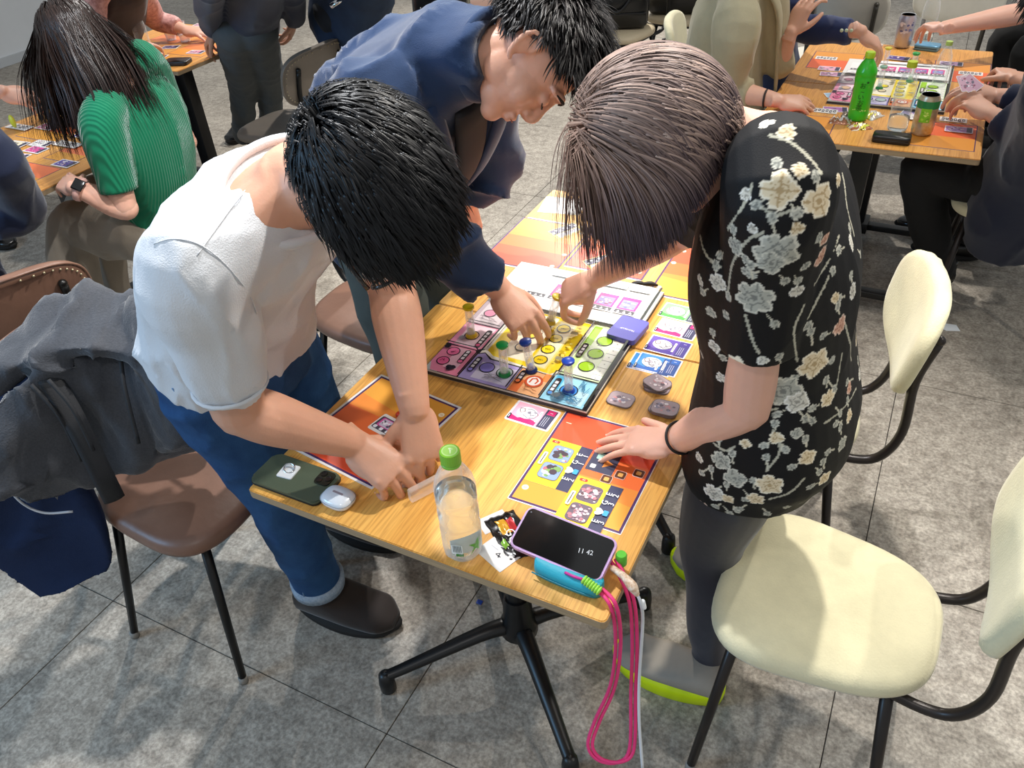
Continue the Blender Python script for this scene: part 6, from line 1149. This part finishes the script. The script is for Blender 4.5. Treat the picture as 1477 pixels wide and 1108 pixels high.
pet('clear plastic bottle with lime cap between green tea bottle and drink can', 1293, 188, fill=.045); pet('clear bottle with pale green cap standing in the middle of the right table board', 1352, 128, '#b8cf6a', sc=.75); pet('clear bottle behind the raised forearm at the far end of the right table', 1332, 62, '#c2cf2e', fill=.05)
pet('clear bottle with lime cap on the far left table beside the can', 213, 80, '#c6d42c', fill=.03)
def can(label, px, py, m_, h_=.122, r=.032, band=None):
    t = thing('drink_can', label, 'can', P(px, py, TZ)); b = BM(); lathe(b, [(r * .75, 0), (r * .9, .004), (r, .012), (r, h_ - .014), (r * .84, h_ - .003), (r * .82, h_)], 30); obj('can_body', b, m_, t, auto=40)
    b = BM(); lathe(b, [(r * .82, h_), (r * .85, h_ + .0015), (r * .8, h_ + .001), (r * .76, h_ - .0015), (.001, h_ - .0015)], 30); ld = obj('can_lid', b, mat('aluminium', '#c6cacd', .3, .4), t, auto=40)
    b = BM(); tube(b, ringpath((0, .006, h_ - .002), V((.008, 0, 0)), V((0, .011, 0))), .0018, 6, 1); obj('pull_tab', b, MATS['aluminium'], ld)
    if band:
        cv = Canvas(.01); band(cv); a_ = math.atan2(-t.location.y, -t.location.x); cv.build('label_print', t, 0, f=lambda v: V(((r + .0004 + v.z) * math.cos(a_ + v.x / r), (r + .0004 + v.z) * math.sin(a_ + v.x / r), v.y)))
    return t
def gold(c):
    for i in range(-4, 5): c.rect(i * 1.0 - .5, 8.6, i * 1.0 + .5, 10.9, '#2b8a4a')
    for i in range(-1, 2): c.rect(i * 1.0 - .5, 4.6, i * 1.0 + .5, 8.8, '#8ad02a')
    c.blobs(-1.3, 4.8, 1.3, 8.4, ['#b6e24a', '#6fb81e', '#d8f07a'], 14, .2, .45)
can('gold drink can with lime label at the front edge of the right table', 1328, 193, mat('gold_can', '#c9a45c', .3, .5, color2='#e6e2d4', vscale=40), band=gold)
def blu(c): c.blobs(-3, 5, 3, 10.5, ['#7a86c0', '#5a66a0', '#e3e4ee'], 22, .25, .7); c.rect(-2.5, 3.4, 2.5, 3.8, '#c97a8a')
can('silver and violet drink can held by the hand from the upper right', 1300, 68, mat('silver_can', '#c3c2cc', .3, .6), band=blu)
can('white and silver drink can on the far left table', 184, 86, mat('silver_white_can', '#c8d2d8', .3, .5), band=lambda c: (c.blobs(-2.5, 5, 2.5, 9, ['#8aa0ae', '#e9eef2', '#5f7888'], 14, .25, .6), c.rect(-2, 3.2, 2, 4.4, '#7b8f9c')))
def wallet(label, px, py, rz, w_=.11, d_=.065, h_=.022, name='wallet', m=None):
    b = BM(); rings(b, [[(x * s, y * s, z_) for x, y in so(w_ / 2, d_ / 2, 40, 7)] for s, z_ in ((.95, 0), (1, .003), (1, h_ * .42), (.985, h_ * .5), (1, h_ * .58), (1, h_ - .004), (.96, h_))]); o = obj(name, b, m or mat('black_grain', '#161516', .35, bump=.2, bscale=200)); tag(o, label, name.replace('_', ' ')); p = P(px, py, TZ); o.location = p; o.rotation_euler = (0, 0, math.radians(rz))
    b = BM(); tube(b, [(-w_ * .45, -d_ * .5, h_ * .5), (w_ * .45, -d_ * .5, h_ * .5)], .0012, 6, 2); obj('edge_seam', b, ink('#3a3836', .5), o); return o
wallet('black shiny case lying at the front edge of the right table', 1285, 204, 0, .11, .055, .022, 'glasses_case'); wallet('black leather wallet on the far left table corner', 257, 92, 20, .115, .075, .018); wallet('grey black case beside the long haired woman on the left table', 100, 181, 28, .13, .05, .022, 'pen_case'); wallet('blue and black snack packet at the far end of the right table', 1337, 71, -10, .09, .06, .02, 'snack_packet', mat('blue_foil', '#6fa6c8', .3, .2))
for i, (px, py, cs) in enumerate(((1212, 176, ['#d9c8b4', '#a86c4a', '#efe6dc', '#6b4a34']), (1240, 184, ['#b06c48', '#e8d9c0', '#dcd84a', '#5c3826']), (1258, 168, ['#e9e6e0', '#c9b8a4', '#d8c83a']), (1225, 168, ['#e6e2dc', '#8a7a6c', '#c9c2b8'])), ): p_ = P(px, py, TZ); crinkle('candy_wrapper', ('crumpled clear candy wrapper left of the green tea bottle foot', 'brown and yellow candy wrapper in front of the green bottle', 'white and gold candy wrapper beside the clear bottle', 'silvery candy wrapper touching the green bottle')[i], p_.x, p_.y, 30 * i, .07, .05, cs, .012, 12)
timer('sand timer with green cap standing tall at the far side of the right board', *P(1312, 118, BZ), '#2fa04a', '#2fa04a', '#bfe0c8', hgt=.10); timer('sand timer with yellow cap behind the clear bottle on the right board', *P(1275, 100, BZ), '#d8c83a', '#d8b21a', '#d9c9a0'); timer('sand timer with green foot beside the green tea bottle', *P(1268, 128, BZ), '#8fb8a0', '#2f8a4a', '#bfe0c8'); timer('sand timer held in the hand from the navy cuff over the mats', *P(1262, 96, TZ + .03), '#e8cfc0', '#d85030', '#e8a890')
def hcards(px, py, h_, rz, label):
    for i in range(3): o = card('hand_card', ('front ', 'middle ', 'back ')[i] + label, 0, 0, .04, .06, 0, 0, lambda c: (c.rect(-1.8, -2.8, 1.8, 2.8, '#d9a9bd'), c.blobs(-1.7, -2.6, 1.7, 2.6, ['#f4eef2', '#a0566e', '#7d7284'], 10, .2, .5)), catg='card'); o.matrix_basis = Matrix.Translation(P(px + i * 5, py, h_)) @ RM.to_4x4() @ Matrix.Rotation(.25 * (i - 1) + rz, 4, 'Z') @ Matrix.Rotation(-.3, 4, 'X')
hcards(1392, 120, .84, .4, 'pink card of the fan held by the dark suited man')
# left table and far left table
LT = [('orange player mat at the near end of the left table', 30, 252, .20, .17, 0), ('orange player mat at the far end of the left table', 75, 190, .21, .16, 0), ('orange player mat in the middle of the left table', 105, 222, .15, .13, 0)]
for lb, px, py, w_, h_, rz in LT: p_ = P(px, py, TZ); card('player_mat', lb, p_.x, p_.y, w_, h_, TZ, rz, lambda c: (c.rect(-w_ * 50, -h_ * 50, w_ * 50, h_ * 50, '#4b2a5e'), c.rect(-w_ * 50 + .3, -h_ * 50 + .3, w_ * 50 - .3, h_ * 50 - .3, '#e7a03a'), c.rect(-w_ * 50 + .3, 0, w_ * 50 - .3, h_ * 50 - .3, '#ee7a48')), catg='game mat', r=.002)
for i, (nm, px, py, rz, co_) in enumerate((('pink and white', 25, 226, 10, '#e6b4d4'), ('magenta', 52, 216, 0, '#d44a90'), ('purple backed', 94, 236, 0, '#5a4fa0'), ('white', 60, 207, 5, '#f0ece4'), ('pale yellow', 24, 208, 5, '#f2e6c4'), ('violet', 122, 195, 0, '#4f469a'), ('rose', 68, 183, 0, '#c9708f'), ('pale pink', 18, 240, 20, '#ddb4dc'))): tcard('game_card', nm + ' card on the left table by the watch wearing hand', px, py, .085, .055, rz, small(co_), dz=.001 + .0004 * i)
for i, (px, py) in enumerate(((28, 183), (98, 208))): tcard('token_row', ('row of dark icon tiles at the far side of the left table', 'row of dark icon tiles beside the green sweater front')[i], px, py, .12, .045, 0, bars, dz=.004)
for i, (px, py, co_) in enumerate(((28, 224, '#2f9a4a'), (44, 259, '#3fa03a'), (18, 175, '#d8e04a'))):
    b = BM(); c_ = P(px, py, TZ + .014 if i < 2 else TZ + .03); ell(b, c_, (.014, .009, .008 if i < 2 else .025), sub=2); box(b, c_ - V((.006, .006, .010)), c_ + V((.006, .006, .008)), .002); tag(obj('game_token', b, ink(co_, .35)), ('dark green token on the pink card of the left table', 'green token at the near corner of the left table', 'yellow green cap token at the far edge of the left table')[i], 'token')
for i, (lb, px, py, w_, h_, rz) in enumerate((('orange mat on the far left table beside the wallet', 285, 72, .22, .18, 0), ('orange mat on the far left table under the can', 235, 60, .2, .2, 0), ('orange mat by the navy blazer on the far left table', 300, 55, .16, .14, 0))): p_ = P(px, py, TZ); card('player_mat', lb, p_.x, p_.y, w_, h_, TZ + .0002 * i, rz, lambda c: (c.rect(-w_ * 50, -h_ * 50, w_ * 50, h_ * 50, '#7a4a5e'), c.rect(-w_ * 50 + .3, -h_ * 50 + .3, w_ * 50 - .3, h_ * 50 - .3, '#e79a42'), c.rect(-w_ * 50 + .3, 0, w_ * 50 - .3, h_ * 50 - .3, '#ea8850')), catg='game mat', r=.002)
for i, (nm, px, py, rz, co_) in enumerate((('purple', 246, 68, 20, '#5c5088'), ('white barcode', 228, 82, 20, '#e9e6ee'), ('pink', 283, 75, 10, '#d98aa0'), ('pale', 270, 40, 0, '#e9d4d8'), ('rose', 290, 36, 10, '#c98a98'), ('yellow', 300, 44, 0, '#ead06a'))): tcard('game_card', nm + ' card on the far left table', px, py, .085, .055, rz, small(co_), dz=.001 + .0004 * i)
for i, (px, py) in enumerate(((248, 58), (268, 60), (262, 50))):
    t = thing('clear_cup', ('left clear plastic cup on the far left table', 'right clear plastic cup on the far left table', 'rear clear plastic cup on the far left table')[i], 'cup', P(px, py, TZ)); b = BM(); lathe(b, [(.022, 0), (.022, .002), (.03, .06), (.031, .062)], 24, cap=False); obj('cup_wall', b, clear('cup_plastic', (.95, .95, 1), .3, .1), t); b = BM(); lathe(b, [(.001, .001), (.022, .001), (.022, .003), (.001, .003)], 20); obj('cup_base', b, clear('cup_plastic', (.95, .95, 1), .3, .1), t)
